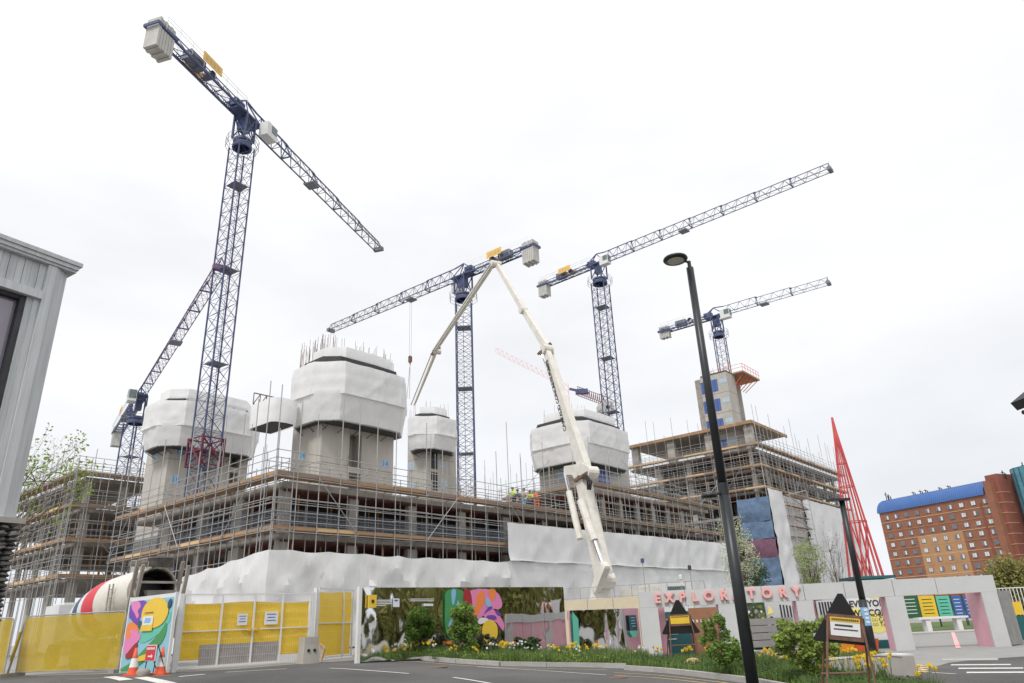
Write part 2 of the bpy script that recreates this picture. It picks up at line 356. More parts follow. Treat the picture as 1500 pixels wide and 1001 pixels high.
# ================================================================== SCAFFOLD
def scaffold(label, o, d, inn, n, sp, levels, tops, zbase=None, guards=(), toe='board', poles=(1.5, 5.0), group='scaffolds round the concrete frames', lift0=None, inner=True):
    """o: plan of the outer corner, d: run direction, inn: towards the building"""
    base = V((o.x, o.y, gz(o.x, o.y))); R = thing('scaffold', label, 'scaffold', base, group)
    d3, i3 = V((d.x, d.y, 0)), V((inn.x, inn.y, 0)); top = max(levels)
    ax = (d3, i3, Z3)
    if ax[0].cross(ax[1]).z < 0: ax = (-d3, i3, Z3)
    at = lambda i, w, z: V((o.x, o.y, 0)) + d3 * (i * sp) + i3 * w + Z3 * z
    lo = zbase if zbase is not None else None
    for i in range(n + 1):
        p = at(i, 0, 0); zb = lo if lo is not None else gz(p.x, p.y)
        j = uni(-.12, .12)
        pole('standard', p + Z3 * zb + d3 * j, p + Z3 * (tops(i) if tops else top + uni(*poles)) + d3 * j, .032, 'galv', R)
        if inner:
            q = at(i, 1.15, 0); pole('standard', q + Z3 * zb, q + Z3 * (top + uni(.9, 1.6)), .03, 'galv', R)
    rails = []
    prev = None
    for z in levels:
        rails += [(0, z - .1), (1.15, z - .1), (0, z + .5), (0, z + 1.0), (1.15, z + .55), (1.15, z + 1.0), (.03, z + 1.5)]
        if prev is None: rails += [(0, z - 1.5)]
        else: rails += [(0, (z + prev) / 2 + .25), (1.15, (z + prev) / 2 + .25), (.5, (z + prev) / 2 + .3)]
        prev = z
    for w, z in rails:
        i = 0
        while i < n:
            k = min(n, i + random.choice((2, 3, 3))); dz = uni(-.03, .03)
            pole('ledger', at(i - .08, w - .04, z + dz), at(k + .08, w - .04, z + dz), .026, 'galv', R); i = k
    for z in levels:
        for i in range(n + 1):
            if i % 2 == 0: pole('transom', at(i, -.15, z - .04), at(i, 1.3, z - .04), .025, 'galv', R)
        i = 0
        while i < n:
            k = min(n, i + 2); c = (i + k) / 2; L = (k - i) * sp
            tm = random.choice((toe, toe, 'board', 'ply', 'board2')) if z < max(levels) or toe == 'ply' else random.choice(('board2', 'board2', 'board2', 'board'))
            bpiece('toe_board', at(c, .06, z + .13 + uni(-.02, .02)), (L - .03, .04, .23), tm, R, ax)
            for q in range(4): bpiece('scaffold_plank', at(c, .22 + q * .245, z + .02 + uni(-.008, .008)), (L + uni(-.05, .15), .225, .04), 'board', R, ax)
            i = k
    for z in guards:
        gm = guard_mesh(sp)
        for i in range(n):
            if random.random() < .93: piece('brick_guard', gm, R, axm(at(i + .5, .03, z + .7), ax, (1, 1, 1)))
    for i in range(2, n - 1, 6):
        z0 = levels[0]; z1 = levels[1] if len(levels) > 1 else levels[0] + 3
        s = 1 if (i // 6) % 2 else -1
        pole('brace', at(i, -.06, z0 if s > 0 else z1), at(i + 2, -.06, z1 if s > 0 else z0), .026, 'galv', R)
    return R
GM = {}
def guard_mesh(w):
    w = round(w, 2)
    if w not in GM:
        b = MB()
        for k in range(15): x = -w / 2 + w * (k + .5) / 15; b.bar((x, 0, -.45), (x, 0, .45), .013, 3)
        for k in range(6): z = -.45 + .18 * k; b.bar((-w / 2, 0, z), (w / 2, 0, z), .013, 3)
        GM[w] = b.mesh('brick_guard', 'guard')
    return GM[w]

def sheet(name, path, ztop, zbot, m, parent, amp=.12, step=.55, sag=.1, seed=0, out=None, flare=0, ribs=0, sharp=True):
    """crumpled sheeting hung along a plan path; ztop/zbot are functions of arc length fraction"""
    c = resample(path, step); n = len(c); b = MB(); L = [0]
    for a, q in zip(c, c[1:]): L.append(L[-1] + (q - a).length)
    rows = max(4, int(max(ztop(0) - zbot(0, c[0]), 1) / step))
    nrm = []
    for i in range(n):
        t = (c[min(i + 1, n - 1)] - c[max(i - 1, 0)]).normalized(); nrm.append(V((t.y, -t.x)))
    for i in range(n):
        f = L[i] / L[-1]; zt, zb = ztop(f), zbot(f, c[i])
        zt -= sag * abs(math.sin(L[i] * 1.15 + seed)) * (.5 + noise.noise((L[i] * .2, seed, 0)))
        for k in range(rows + 1):
            g = k / rows; z = zb + (zt - zb) * g
            a = 1.0 * (1 - abs(noise.noise((L[i] * .33 + z * .28 + seed, z * .2, 9.1)))) ** 9 + .9 * (1 - abs(noise.noise((L[i] * .4 - z * .42 + seed, 4.4, z * .22)))) ** 10 + noise.noise((L[i] * .35 + seed, z * .45, 3.1)) * 1.1 + .55 * abs(noise.noise((L[i] * .9 - z * .7, z * .5 + seed, 7))) + .4 * abs(noise.noise((L[i] * .8 + z * .9 + seed, 1.3, z * .3)))
            dd = amp * a * (1.15 - .9 * g ** 6) + flare * g + ribs * 1.1 * noise.noise((L[i] * 2.6 + seed, z * .5, 5)) + ribs * (abs(math.sin(PI * z / .95)) ** .5 + .8 * abs(math.sin(PI * L[i] / 1.25)) ** .4)
            b.v.append((c[i].x + nrm[i].x * dd, c[i].y + nrm[i].y * dd, z))
    r = rows + 1
    b.f = [(i * r + k, (i + 1) * r + k, (i + 1) * r + k + 1, i * r + k + 1) for i in range(n - 1) for k in range(rows)]
    return b.build(name, m, parent, sharp)

# ================================================================== MAIN FRAME (low block M with raised part N)
ROOF, F2 = 10.35, 7.3
U740 = onv(740, 790, 0)[0]; N0 = onv(866, 710, 0)[0]; UE = 60.5
def frame(label, u0, u1, v0, v1, zs, colstep, colz0, redsoff=True, inner=None, props=True, group='concrete frames under construction', pr=1.0):
    R = thing('unfinished_building', label, 'building', P(u0, v0, gz(*P(u0, v0)[:2])), group)
    for z in zs:
        b = MB(); gbox(b, u0, u1, v0, v1, z - .34, z); b.build('floor_slab', 'slab', R)
        if redsoff:
            k = u0 + .4
            while k < u1 - 2:
                w = uni(3.2, 5.5)
                if random.random() < .8: bpiece('formwork_panel', P(min(k + w / 2, u1 - w / 2), (v0 + min(v1, v0 + 9)) / 2, z - .40), (w - .1, min(v1 - v0, 9) - .8, .1), 'soffit', R)
                k += w
    zz = [colz0] + list(zs)
    for a, b_ in zip(zz, zz[1:]):
        u = u0 + .7
        while u < u1:
            for v in (v0 + .8, v0 + 6.5):
                if v < v1: bpiece('column', P(u, v, (a + b_ - .34) / 2), (.75 if v < v0 + 2 else .5, .35, b_ - .34 - a), 'concrete', R)
            u += colstep
        v = v0 + 5.5
        while v < v1:
            bpiece('column', P(u0 + .5, v, (a + b_ - .34) / 2), (.35, .75, b_ - .34 - a), 'concrete', R); v += colstep
        if props and b_ - a < 5:
            u = u0 + 1.2
            while u < u1 - .5:
                v = v0 + uni(.4, 4.0)
                pole('prop', P(u, v, a), P(u, v, b_ - .4), uni(.045, .075), 'prop' if random.random() < .6 else 'galv', R); u += uni(.8, 2.2) * pr
            v = v0 + 1.2
            while v < v1 - .5:
                u = u0 + uni(.5, 3); pole('prop', P(u, v, a), P(u, v, b_ - .4), uni(.045, .075), 'prop' if random.random() < .6 else 'galv', R); v += uni(.9, 2.4) * pr
        if inner:
            for (iu0, iu1, iv0, iv1) in inner: 
                b = MB(); gbox(b, iu0, iu1, iv0, iv1, a + .01, b_ - .35); b.build('added_dark_wall', 'block', R)  # dark walls added to darken the interior and shut out sky beyond
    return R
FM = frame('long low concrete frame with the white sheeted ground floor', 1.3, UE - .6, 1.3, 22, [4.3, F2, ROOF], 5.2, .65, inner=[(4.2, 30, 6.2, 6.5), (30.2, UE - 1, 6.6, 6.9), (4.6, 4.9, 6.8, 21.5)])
b = MB(); gbox(b, N0 + .8, UE - .7, 1.35, 15, ROOF + 2.75, ROOF + 3.1); b.build('floor_slab', 'slab', FM)
for k in range(6): bpiece('formwork_panel', P(N0 + 2.6 + k * 3.6, 5, ROOF + 2.69), (3.4, 7, .1), 'soffit', FM)
for k in range(7):
    bpiece('column', P(N0 + 1.4 + k * 3.3, 2.1, ROOF + 1.4), (.6, .35, 2.7), 'concrete', FM)
    for q in range(3):
        v = uni(1.7, 4.5); u = N0 + 1.4 + k * 3.3 + uni(.3, 3); pole('prop', P(u, v, ROOF), P(u, v, ROOF + 2.7), .05, 'prop', FM)
b = MB(); gbox(b, N0 + 2.5, UE - 1.5, 6, 6.3, ROOF, ROOF + 2.74); b.build('added_dark_wall', 'block', FM)  # added dark walls, deepening the shade inside the raised storey
b = MB(); gbox(b, N0 + 2, N0 + 2.3, 6.3, 14.5, ROOF, ROOF + 2.74); b.build('added_dark_wall', 'block', FM)
# edge beams / rebar starter bars over the roof
b = MB()
for k in range(150):
    u, v = uni(16, N0), uni(2, 16); h = uni(.8, 2.2); b.bar(P(u, v, ROOF), P(u + uni(-.05, .05), v, ROOF + h), .012, 3)
o = b.build('starter_bars', 'rust', FM); o['kind'] = 'stuff'
for k in range(70):                      # tall slender posts standing about the roof deck
    u = uni(2, N0 - .5) if k % 4 else uni(24, N0); v = uni(1.6, 15); pole('deck_post', P(u, v, ROOF), P(u + uni(-.1, .1), v, ROOF + uni(2.0, 6.5)), .022, 'galv', FM)
for k in range(26): u, v = uni(N0 + 1, UE - 1), uni(1.6, 12); pole('deck_post', P(u, v, ROOF + 3.1), P(u, v, ROOF + 3.1 + uni(1.5, 5)), .024, 'galv', FM)
sc1 = scaffold('scaffold along the long street face over the white sheeting', V(P(0, 0)[:2]), E1, E2, 40, 60.5 / 40, [F2, ROOF + .1], None, guards=[F2], poles=(1.2, 7.0))
sc2 = scaffold('scaffold on the short face beside the blue tower crane foot', V(P(0, 0)[:2]), E2, E1, 16, 1.42, [F2, ROOF + .1], None, guards=[F2], poles=(1.3, 6.5))
scaffold('scaffold round the raised storey behind the pump boom', V(P(N0, -.05)[:2]), E1, E2, 10, (UE - N0) / 10, [ROOF + 3.2], None, zbase=ROOF + .2, poles=(1.0, 4.5))
scaffold('short scaffold return beside the roof workers', V(P(N0, .3)[:2]), E2, E1, 5, 2.2, [ROOF + 3.2], None, zbase=ROOF + .2, poles=(.9, 2.5))
# sheeting
VS = onu(240, 840, 0)[0]
zb = lambda f, c: gz(c.x, c.y) + .1
pl = [V(P(-.16, VS)[:2]), V(P(-.16, 6)[:2]), V(P(-.16, -.16)[:2]), V(P(10, -.16)[:2]), V(P(U740, -.16)[:2])]
SH = thing('plastic_sheeting', 'white plastic sheeting hung round the low frame corner behind the yellow gates', 'sheeting', P(0, -.3, gz(*P(0, 0)[:2])))
c0 = VS / (VS + U740)
def zt1(f):
    if f < c0: return 4.95 + (6.15 - 4.95) * (f / c0) ** .8
    return 6.15 - .1 * (f - c0)
sheet('sheet', pl, zt1, zb, 'sheet', SH, .20, .3, .16, 2.2, sharp=22)
pl2 = [V(P(U740, -.2)[:2]), V(P(UE + .6, -.2)[:2])]
SH2 = thing('debris_netting', 'white netting over two storeys of the long face behind the pump boom', 'netting', P(U740 + .5, -.3, gz(*P(U740, 0)[:2])))
sheet('lower_sheet', pl2, lambda f: 6.15 + .12 * f, zb, 'net', SH2, .12, .4, .05, 5, ribs=.03)
sheet('upper_sheet', [V(P(U740, -.26)[:2]), V(P(UE + .6, -.26)[:2])], lambda f: 9.05 + .35 * f, lambda f, c: 6.2, 'net', SH2, .11, .4, .1, 9, ribs=.03)
b = MB(); b.tube([P(U740 + i * (UE + .6 - U740) / 30, -.5, 6.16 + .12 * i / 30 + .04 * math.sin(i * 1.3)) for i in range(31)], [.06] * 31, 5); b.build('seam_roll', 'sheet', SH2)

# ================================================================== LEFT BLOCK L
LZ = [6.95, 10.0, 13.0, 15.9]
FL = frame('open concrete frame of four storeys behind the concrete mixer', 1.3, 17, 34.3, 60, LZ[:3], 5.0, .65, redsoff=False, props=True, pr=1.7)
b = MB(); gbox(b, 1.3, 8, 34.3, 56, 15.45, 15.8); b.build('floor_slab', 'slab', FL)
for v in (35, 40, 45, 50): bpiece('column', P(1.8, v, 14.2), (.4, .8, 2.5), 'concrete', FL)
for u in (5, 8): bpiece('column', P(u, 35, 14.2), (.8, .4, 2.5), 'concrete', FL)
b = MB(); gbox(b, 9, 17, 36, 36.4, 13.0, 14.6); b.build('formwork_wall', 'cred', FL)
scaffold('scaffold on the flank of the open frame beside the gabion wall', V(P(0, 33)[:2]), E2, E1, 19, 1.4, LZ, None, poles=(1.2, 4))
scaffold('scaffold on the gable of the open frame above the concrete mixer', V(P(0, 33)[:2]), E1, E2, 11, 1.45, LZ[:3], None, poles=(3.2, 6))
scaffold('guard scaffold at the top deck of the open frame', V(P(.2, 33.2)[:2]), E1, E2, 5, 1.9, [15.9], None, zbase=13, poles=(1.1, 1.6), inner=False)

# ================================================================== RIGHT BLOCK R
RU = 76.0; RZ = [17.9, 21.0, 24.1]
FR = frame('tall concrete frame with blue screens below its corner', RU + 1.3, RU + 40, 1.3, 22, [5, 8.2, 11.4, 14.6, 17.7, 20.8, 23.9], 5.2, 0, redsoff=True, inner=[(RU + 6, RU + 38, 8, 8.3), (RU + 6.5, RU + 6.8, 8.5, 20)], pr=1.6)
b = MB(); gbox(b, RU + 1, RU + 14, 1, 22, 27.4, 27.8); b.build('floor_slab', 'slab', FR)
for v in (1.7, 8, 14.5, 21): bpiece('column', P(RU + 1.8, v, 25.65), (.8, 1.2, 3.4), 'concrete', FR)
b = MB(); gbox(b, RU + .6, RU + 14.4, .55, .75, 27.3, 27.75); gbox(b, RU + .4, RU + .6, .55, 22, 27.3, 27.75); b.build('edge_formwork', 'board', FR)
scaffold('scaffold on the gable of the tall frame over the blue screens', V(P(RU, 0)[:2]), E2, E1, 15, 1.47, RZ, None, zbase=8, poles=(2.5, 7.5), toe='ply')
scaffold('scaffold on the long side of the tall frame over the wrapped lower storeys', V(P(RU, 0)[:2]), E1, E2, 27, 1.48, RZ, None, zbase=14, poles=(1.0, 6.5), toe='ply')
SH3 = thing('wrap_sheeting', 'white wrap on the lower storeys of the tall frame behind the trees', 'sheeting', P(RU, -.3, 0))
u1, u2 = onv(1150, 760, 0)[0], onv(1178, 760, 0)[0]
sheet('sheet', [V(P(RU - .2, -.22)[:2]), V(P(u1, -.2)[:2])], lambda f: 17.7, lambda f, c: 0, 'net', SH3, .16, .6, .1, 12, ribs=.05)
sheet('sheet', [V(P(u2, -.2)[:2]), V(P(RU + 40, -.2)[:2])], lambda f: 17.5, lambda f, c: 0, 'net', SH3, .16, .6, .1, 14, ribs=.05)
sheet('inner_sheet', [V(P(u1 - .5, .12)[:2]), V(P(u2 + .5, .12)[:2])], lambda f: 17.3, lambda f, c: 0, 'net', SH3, .16, .6, .1, 19)
st = thing('stair_tower', 'bare scaffold stair tower between two white wrapped bays', 'stair tower', P((u1 + u2) / 2, -.6, 0))
for uu in (u1, u2):
    for vv in (-1.2, .2): pole('standard', P(uu, vv, 0), P(uu, vv, 18.5), .035, 'galv', st)
for k in range(12):
    z = 1.2 + k * 1.45
    for vv in (-1.2, .2): pole('ledger', P(u1, vv, z), P(u2, vv, z), .03, 'galv', st); pole('ledger', P(u1, vv, z + .6), P(u2, vv, z + .6), .025, 'galv', st)
    a, c = (u1, u2) if k % 2 else (u2, u1)
    b = MB(); b.box(P((u1 + u2) / 2, -.5, z + .05), (u2 - u1, .6, .05), GAX); b.build('landing', 'board', st)
    b = MB(); b.bar(P(a, -.9, z), P(c, -.9, z + 1.45), .09, 4); b.build('stair_flight', 'galv', st)
BL = thing('debris_screen', 'blue and maroon screens hung on the gable corner of the tall frame', 'screen', P(RU - .1, 1, 7))
zz = 16.6
for k, (h, m) in enumerate(((3.3, 'bluenet'), (2.4, 'bluenet'), (2.6, 'rednet'), (2.6, 'bluenet'), (2.5, 'bluenet'), (2.5, 'bluenet'))):
    sheet('screen_panel', [V(P(RU - .15 - .04 * k, 4.4)[:2]), V(P(RU - .15 - .04 * k, -.3)[:2])], lambda f, zz=zz: zz, lambda f, c, zz=zz, h=h: zz - h, m, BL, .2, .5, .1, k * 3.1); zz -= h - .05

# ================================================================== CORES
def rrect(u0, u1, v0, v1, c):
    q = [(u1 - c, v1), (u0 + c, v1), (u0, v1 - c), (u0, v0 + c), (u0 + c, v0), (u0 + (u1 - u0) * .55, v0 - .12), (u1 - c, v0), (u1, v0 + c), (u1, v1 - c), (u1 - c, v1)]
    return [V(P(a, b)[:2]) for a, b in q]
def core(label, v, cor, xr, xl, wb, wr, wl, ytop, yrb, yrt, ringin, zb, seed, rebar=60, door=None, wlab=None, group='lift cores wrapped in white sheeting'):
    u = onv(*cor, v)[0]; ur = onv(*xr, v)[0]; vl = onu(*xl, u)[0]
    R = thing('core_tower', label, 'tower', P(u, v, zb), group)
    vw = v - 1.5; uw = onv(*wb, vw)[0]; urw = onv(*wr, vw)[0]; vlw = onu(*wl, uw)[0]
    near = P(uw, vw); z0 = zat(*wb, near); z1 = zat(wb[0] + 3, ytop, near) + .28; z2 = zat(wb[0] + 3, yrb, near); z3 = zat(wb[0] + 4, yrt, near)
    zz = zb
    k = 0
    while zz < z1:                              # one concrete pour over another
        t = min(3.1, z1 - zz); b = MB()
        if door:
            da, db = onv(door[0], cor[1], v)[0], onv(door[1], cor[1], v)[0]
            gbox(b, u, da, v, vl, zz, zz + t - .03); gbox(b, db, ur, v, vl, zz, zz + t - .03); gbox(b, da, db, v + 1.2, vl, zz, zz + t - .03)
            gbox(b, da, db, v + .02, v + .6, zz + t - .5, zz + t - .04)
        else: gbox(b, u, ur, v, vl, zz, zz + t - .03)
        b.build('core_wall', 'concrete', R); zz += t; k += 1
    b = MB(); gbox(b, u + .03, ur - .03, v + (1.25 if door else .05), vl - .03, zb, z1); b.build('joint_fill', 'block', R)
    # working platform under the sheeting: deck, edge beam, brackets
    b = MB()
    pr = rrect(uw + .1, urw - .1, vw + .1, vlw - .1, 1.2)[:-1]; b.prism(pr, z0 + .02, z0 + .14); b.build('platform_deck', 'dark', R)
    for i in range(int((urw - uw) / 1.4)): b = MB(); b.bar(P(uw + .8 + i * 1.4, vw + .1, z0), P(uw + .8 + i * 1.4, v + .05, z0 - .5), .03, 4); b.build('bracket', 'dark', R)
    for i in range(int((vlw - vw) / 1.5)): b = MB(); b.bar(P(uw + .1, vw + 1 + i * 1.5, z0), P(u + .05, vw + 1 + i * 1.5, z0 - .5), .03, 4); b.build('bracket', 'dark', R)
    ring = rrect(uw, urw, vw, vlw, 1.2)
    b = MB()
    for a, c in zip(ring, ring[1:]): b.bar((a.x, a.y, z0 + .06), (c.x, c.y, z0 + .06), .09, 5)
    b.build('edge_tube', 'galv', R)
    zm = z0 + (z1 - z0) * .46
    out = rrect(uw - .5, urw + .5, vw - .5, vlw + .5, 1.7)
    sheet('lower_wrap', ring, lambda f: zm + .25, lambda f, c: z0 + .05, 'sheet', R, .045, .2, .06, seed, flare=.42, ribs=.028, sharp=16)
    sheet('upper_wrap', out, lambda f: z1, lambda f, c: zm - .12, 'sheet', R, .045, .2, .1, seed + 4, ribs=.028, sharp=16)
    b = MB(); b.prism([q for q in rrect(uw + .35, urw - .35, vw + .35, vlw - .35, 1)[:-1]], z1 - .5, z2 + .3); b.build('climbing_deck', 'dark', R)
    r2 = rrect(uw + ringin, urw - ringin, vw + ringin * .6, vlw - ringin, 1.1)
    b = MB()
    for a, c in zip(r2, r2[1:]):
        for dz in (-.28, -.02): b.bar((a.x, a.y, z2 + dz), (c.x, c.y, z2 + dz), .11, 4)
        L = (c - a).length; n = max(1, int(L / .9))
        for i in range(n): q = a.lerp(c, i / n); b.bar((q.x, q.y, z2 - .3), (q.x, q.y, z2 + .3), .05, 4)
    b.build('walkway_rails', 'guard', R)
    sheet('top_wrap', r2, lambda f: z3, lambda f, c: z2 + .02, 'sheet', R, .025, .2, .05, seed + 8, ribs=.02, sharp=16)
    b = MB(); b.prism(r2[:-1], z3 - .9, z3 - .75); b.build('top_deck', 'slab', R)
    if rebar:
        b = MB()
        for i in range(rebar):
            x, y = random.choice(((uni(u, ur), v + .15), (u + .15, uni(v, vl)), (uni(u, ur), vl - .2)))
            b.bar(P(x, y, z3 - .8), P(x + uni(-.08, .08), y, z3 + uni(.3, 1.5)), .016, 3)
        o = b.build('rebar', 'rust', R); o['kind'] = 'stuff'
    return R, u, ur, v, vl, z0, z1, z2, z3
def numeral(R, s, x, y, v=None, u=None, size=1.1):
    if v is not None:
        uu, z = onv(x, y, v); c = P(uu, v - .02, z); ax = V((E1.x, E1.y, 0)); nrm = -V((E2.x, E2.y, 0))
    else:
        vv, z = onu(x, y, u); c = P(u - .02, vv, z); ax = -V((E2.x, E2.y, 0)); nrm = -V((E1.x, E1.y, 0))
    b = MB(); b.plate([(-.62, -.5), (.55, -.55), (.66, .45), (.1, .6), (-.6, .42)] if size > .5 else [(-.3, -.3), (.3, -.3), (.3, .3), (-.3, .3)], c - nrm * .015, ax * size, Z3 * size, nrm, .006)
    b.build('paint_patch', 'spray_pale', R)
    if s: lettering('numeral', s, size * 1.15, c, ax, Z3, 'spray', R, .004, .02)
B_, bu, bur, bv, bvl, bz0, bz1, bz2, bz3 = core('wrapped core numbered 14 with a tall dark doorway and a side box', 7.0, (470, 650), (576, 680), (428, 650), (477, 612), (601, 643), (420, 621), 531, 519, 497, .8, ROOF, 3, 110, (512, 530))
numeral(B_, '14', 443, 668, u=bu, size=.6); numeral(B_, '14', 564, 680, v=bv, size=.6)
b = MB(); p0 = P(bu - 1.2, bvl - .5, bz0)
gbox(b, bu - 3.3, bu - 1.6, bvl - 2.5, bvl + .6, bz0 - .2, bz0); b.build('side_platform', 'dark', B_)
sheet('side_wrap', rrect(bu - 3.4, bu - 1.4, bvl - 2.6, bvl + .7, .2), lambda f: bz0 + 1.75, lambda f, c: bz0 - .15, 'sheet', B_, .03, .3, .03, 31, ribs=.03)
b = MB()
for k in range(4):
    a, c = P(bu - 3.3 + k * .55, bvl + .6, bz0 + 1.9), P(bu - 3.3 + (k + 1) * .55, bvl + .6, bz0 + 1.9)
    b.bar(a, c, .05); b.bar(a + Z3 * .9, c + Z3 * .9, .05); b.bar(a, c + Z3 * .9, .04); b.bar(a, a + Z3 * .9, .04)
b.build('lattice_rail', 'rust', B_)
A_, au, aur, av, avl, az0, az1, az2, az3 = core('wrapped core numbered 16 behind the blue crane mast', 24.0, (248, 660), (363, 680), (214, 680), (241, 650), (379, 662), (204, 662), 588, 582, 562, .5, .65, 17, 0, (340, 352))
numeral(A_, '16', 264, 662, v=av, size=.72); numeral(A_, '16', 257, 703, v=av, size=.72); numeral(A_, '', 229, 668, u=au, size=.7)
C_, cu, cur, cv, cvl, cz0, cz1, cz2, cz3 = core('small wrapped core beside the blue crane seen face on', 20.0, (624, 670), (668, 680), (597, 680), (623, 655), (675, 673), (592, 663), 611, 605, 590, .7, .65, 23, 16)
numeral(C_, '', 602, 683, u=cu, size=.8); numeral(C_, '', 602, 713, u=cu, size=.8); numeral(C_, '', 648, 681, v=cv, size=.6); numeral(C_, '', 650, 710, v=cv, size=.8)
for y in (674, 705):
    q, z = onv(636, y, 19.97); b = MB(); b.box(P(q, 19.98, z), (.95, .08, 2.0), GAX); b.build('window_opening', 'black', C_)
    bb = MB(); bb.box(P(q, 19.93, z), (.95, .03, .12), GAX); bb.build('window_bar', 'cblue', C_)
D_, du_, dur, dv_, dvl, dz0, dz1, dz2, dz3 = core('wrapped core on the raised storey behind the pump boom', 8.0, (852, 690), (921, 690), (790, 695), (852, 674), (926, 686), (775, 692), 617, 609, 591, 1.0, ROOF, 41, 20)
for x, m in ((884, 'door_blue'),):
    q, z = onv(x, 692, 7.97); b = MB(); b.box(P(q, 7.97, z - .2), (2.2, .08, 2.6), GAX); o = b.build('window_opening', m, D_)
    for k in range(2): bb = MB(); bb.box(P(q - .35 + .7 * k, 7.91, z - .2), (.06, .03, 2.6), GAX); bb.build('mullion', 'cabw', D_)
    bb = MB(); bb.box(P(q, 7.90, z + .2), (2.2, .03, .06), GAX); bb.build('transom', 'cabw', D_)
numeral(D_, '', 903, 694, v=8.0, size=1.1); numeral(D_, '', 824, 694, u=du_, size=1.2)
# bare core on the tall frame
u0 = onv(1072, 600, 4)[0]; RC = thing('core_tower', 'bare concrete core with blue doors on the tall frame', 'tower', P(u0, 4, 24))
ur, vl = onv(1099, 600, 4)[0], onu(1021, 600, u0)[0]
ZC = zat(1063, 541, P(u0, 4)); z = 24.0
while z < ZC - .5:
    t = min(3.15, ZC - z); b = MB(); gbox(b, u0, ur - 4.2, 4, vl - 1.2, z, z + t - .05); b.build('core_wall', 'concrete', RC)
    b = MB(); gbox(b, u0 + .6, u0 + 1.5, vl - 1.2, vl, z, z + t - .03); b.build('wing_wall', 'slab', RC)
    b = MB(); gbox(b, ur - 4.1, ur - 2.6, 4.6, vl - 1.6, z, z + t - .05); gbox(b, ur - 2.2, ur, 5.0, 6.0, z, z + t - .03); b.build('core_wall', 'slab', RC)
    for vv, w in ((onu(1048, 570, u0)[0], .95), (onu(1030, 570, u0)[0], .6)):
        b = MB(); b.box(P(u0 - .02, vv, z + 1.35), (.06, w, 1.9), GAX); d_ = b.build('doorway', 'door_blue', RC)
        b = MB(); b.box(P(u0 - .06, vv, z + 1.35), (.03, .07, 1.9), GAX); b.build('door_bar', 'cblue', d_)
    b = MB(); b.plate([(-.6, -.3), (.6, -.35), (.5, .35), (-.6, .3)], P(u0 - .01, onu(1061, 570, u0)[0], z + 1.8), -GAX[1], Z3, -GAX[0], .01); b.build('paint_patch', 'spray_pale', RC)
    z += t
b = MB(); gbox(b, u0 + .05, ur - 4.3, 4.05, vl - 1.3, 24, ZC - .1); b.build('joint_fill', 'block', RC)
b = MB(); gbox(b, ur - 5, ur + 1.6, 2.2, 8.5, ZC - .3, ZC - .05); b.build('top_platform', 'board', RC)
for k in range(6): b = MB(); b.bar(P(ur - 4.5 + k * 1.15, 2.4, ZC - .3), P(ur - 4.3 + k * .9, 4.4, ZC - 2.2), .07); b.build('bracket', 'cone', RC)
b = MB()
for k in range(7): b.bar(P(ur - 5 + k * 1.05, 2.2, ZC), P(ur - 5 + k * 1.05, 2.2, ZC + 1.1), .035)
for h in (.55, 1.1): b.bar(P(ur - 5, 2.2, ZC + h), P(ur + 1.6, 2.2, ZC + h), .03); b.bar(P(ur - 5, 2.2, ZC + h), P(ur - 5, 8, ZC + h), .03)
b.build('handrail', 'cone', RC)
b = MB()
for k in range(50): x, y = uni(u0, ur - 4.4), uni(4, vl - 1.3); b.bar(P(x, y, ZC - .2), P(x, y, ZC + uni(.3, 1.1)), .018, 3)
o = b.build('rebar', 'rust', RC); o['kind'] = 'stuff'

# ================================================================== TOWER CRANES
def mast_mesh(w, h, m, nb=3):
    b = MB(); a = w / 2; c = [(-a, -a), (a, -a), (a, a), (-a, a)]
    for x, y in c: b.bar((x, y, 0), (x, y, h), .095 * w / 2, 4)
    for (x0, y0), (x1, y1) in zip(c, c[1:] + c[:1]):
        for k in range(nb):
            z0, z1 = h * k / nb, h * (k + 1) / nb
            b.bar((x0, y0, z0), (x1, y1, z0), .03 * w / 2, 3)
            b.bar((x0, y0, z0), ((x0 + x1) / 2, (y0 + y1) / 2, (z0 + z1) / 2), .03 * w / 2, 3); b.bar((x1, y1, z1), ((x0 + x1) / 2, (y0 + y1) / 2, (z0 + z1) / 2), .03 * w / 2, 3)
            b.bar((x1, y1, z0), (x0, y0, z1), .03 * w / 2, 3)
    for x in (-.18, .18): b.bar((x, .1, 0), (x, .1 + .0, h), .022, 3)
    for k in range(int(h / .45)): b.bar((-.18, .1, k * .45), (.18, .1, k * .45), .014, 3)
    return b.mesh('mast_section', m)
def jib_mesh(L, w, h, m, n=3, t=1.0):
    b = MB()
    for y in (-w / 2, w / 2): b.bar((0, y, 0), (L, y, 0), .075 * t, 4)
    b.bar((0, 0, h), (L, 0, h), .075 * t, 4)
    for k in range(n):
        x0, x1 = L * k / n, L * (k + 1) / n; xm = (x0 + x1) / 2
        for y in (-w / 2, w / 2): b.bar((x0, y, 0), (xm, 0, h), .036 * t, 3); b.bar((xm, 0, h), (x1, y, 0), .036 * t, 3)
        b.bar((x0, -w / 2, 0), (x0, w / 2, 0), .034 * t, 3); b.bar((x0, -w / 2, 0), (x1, w / 2, 0), .03 * t, 3)
    return b.mesh('jib_section', m)
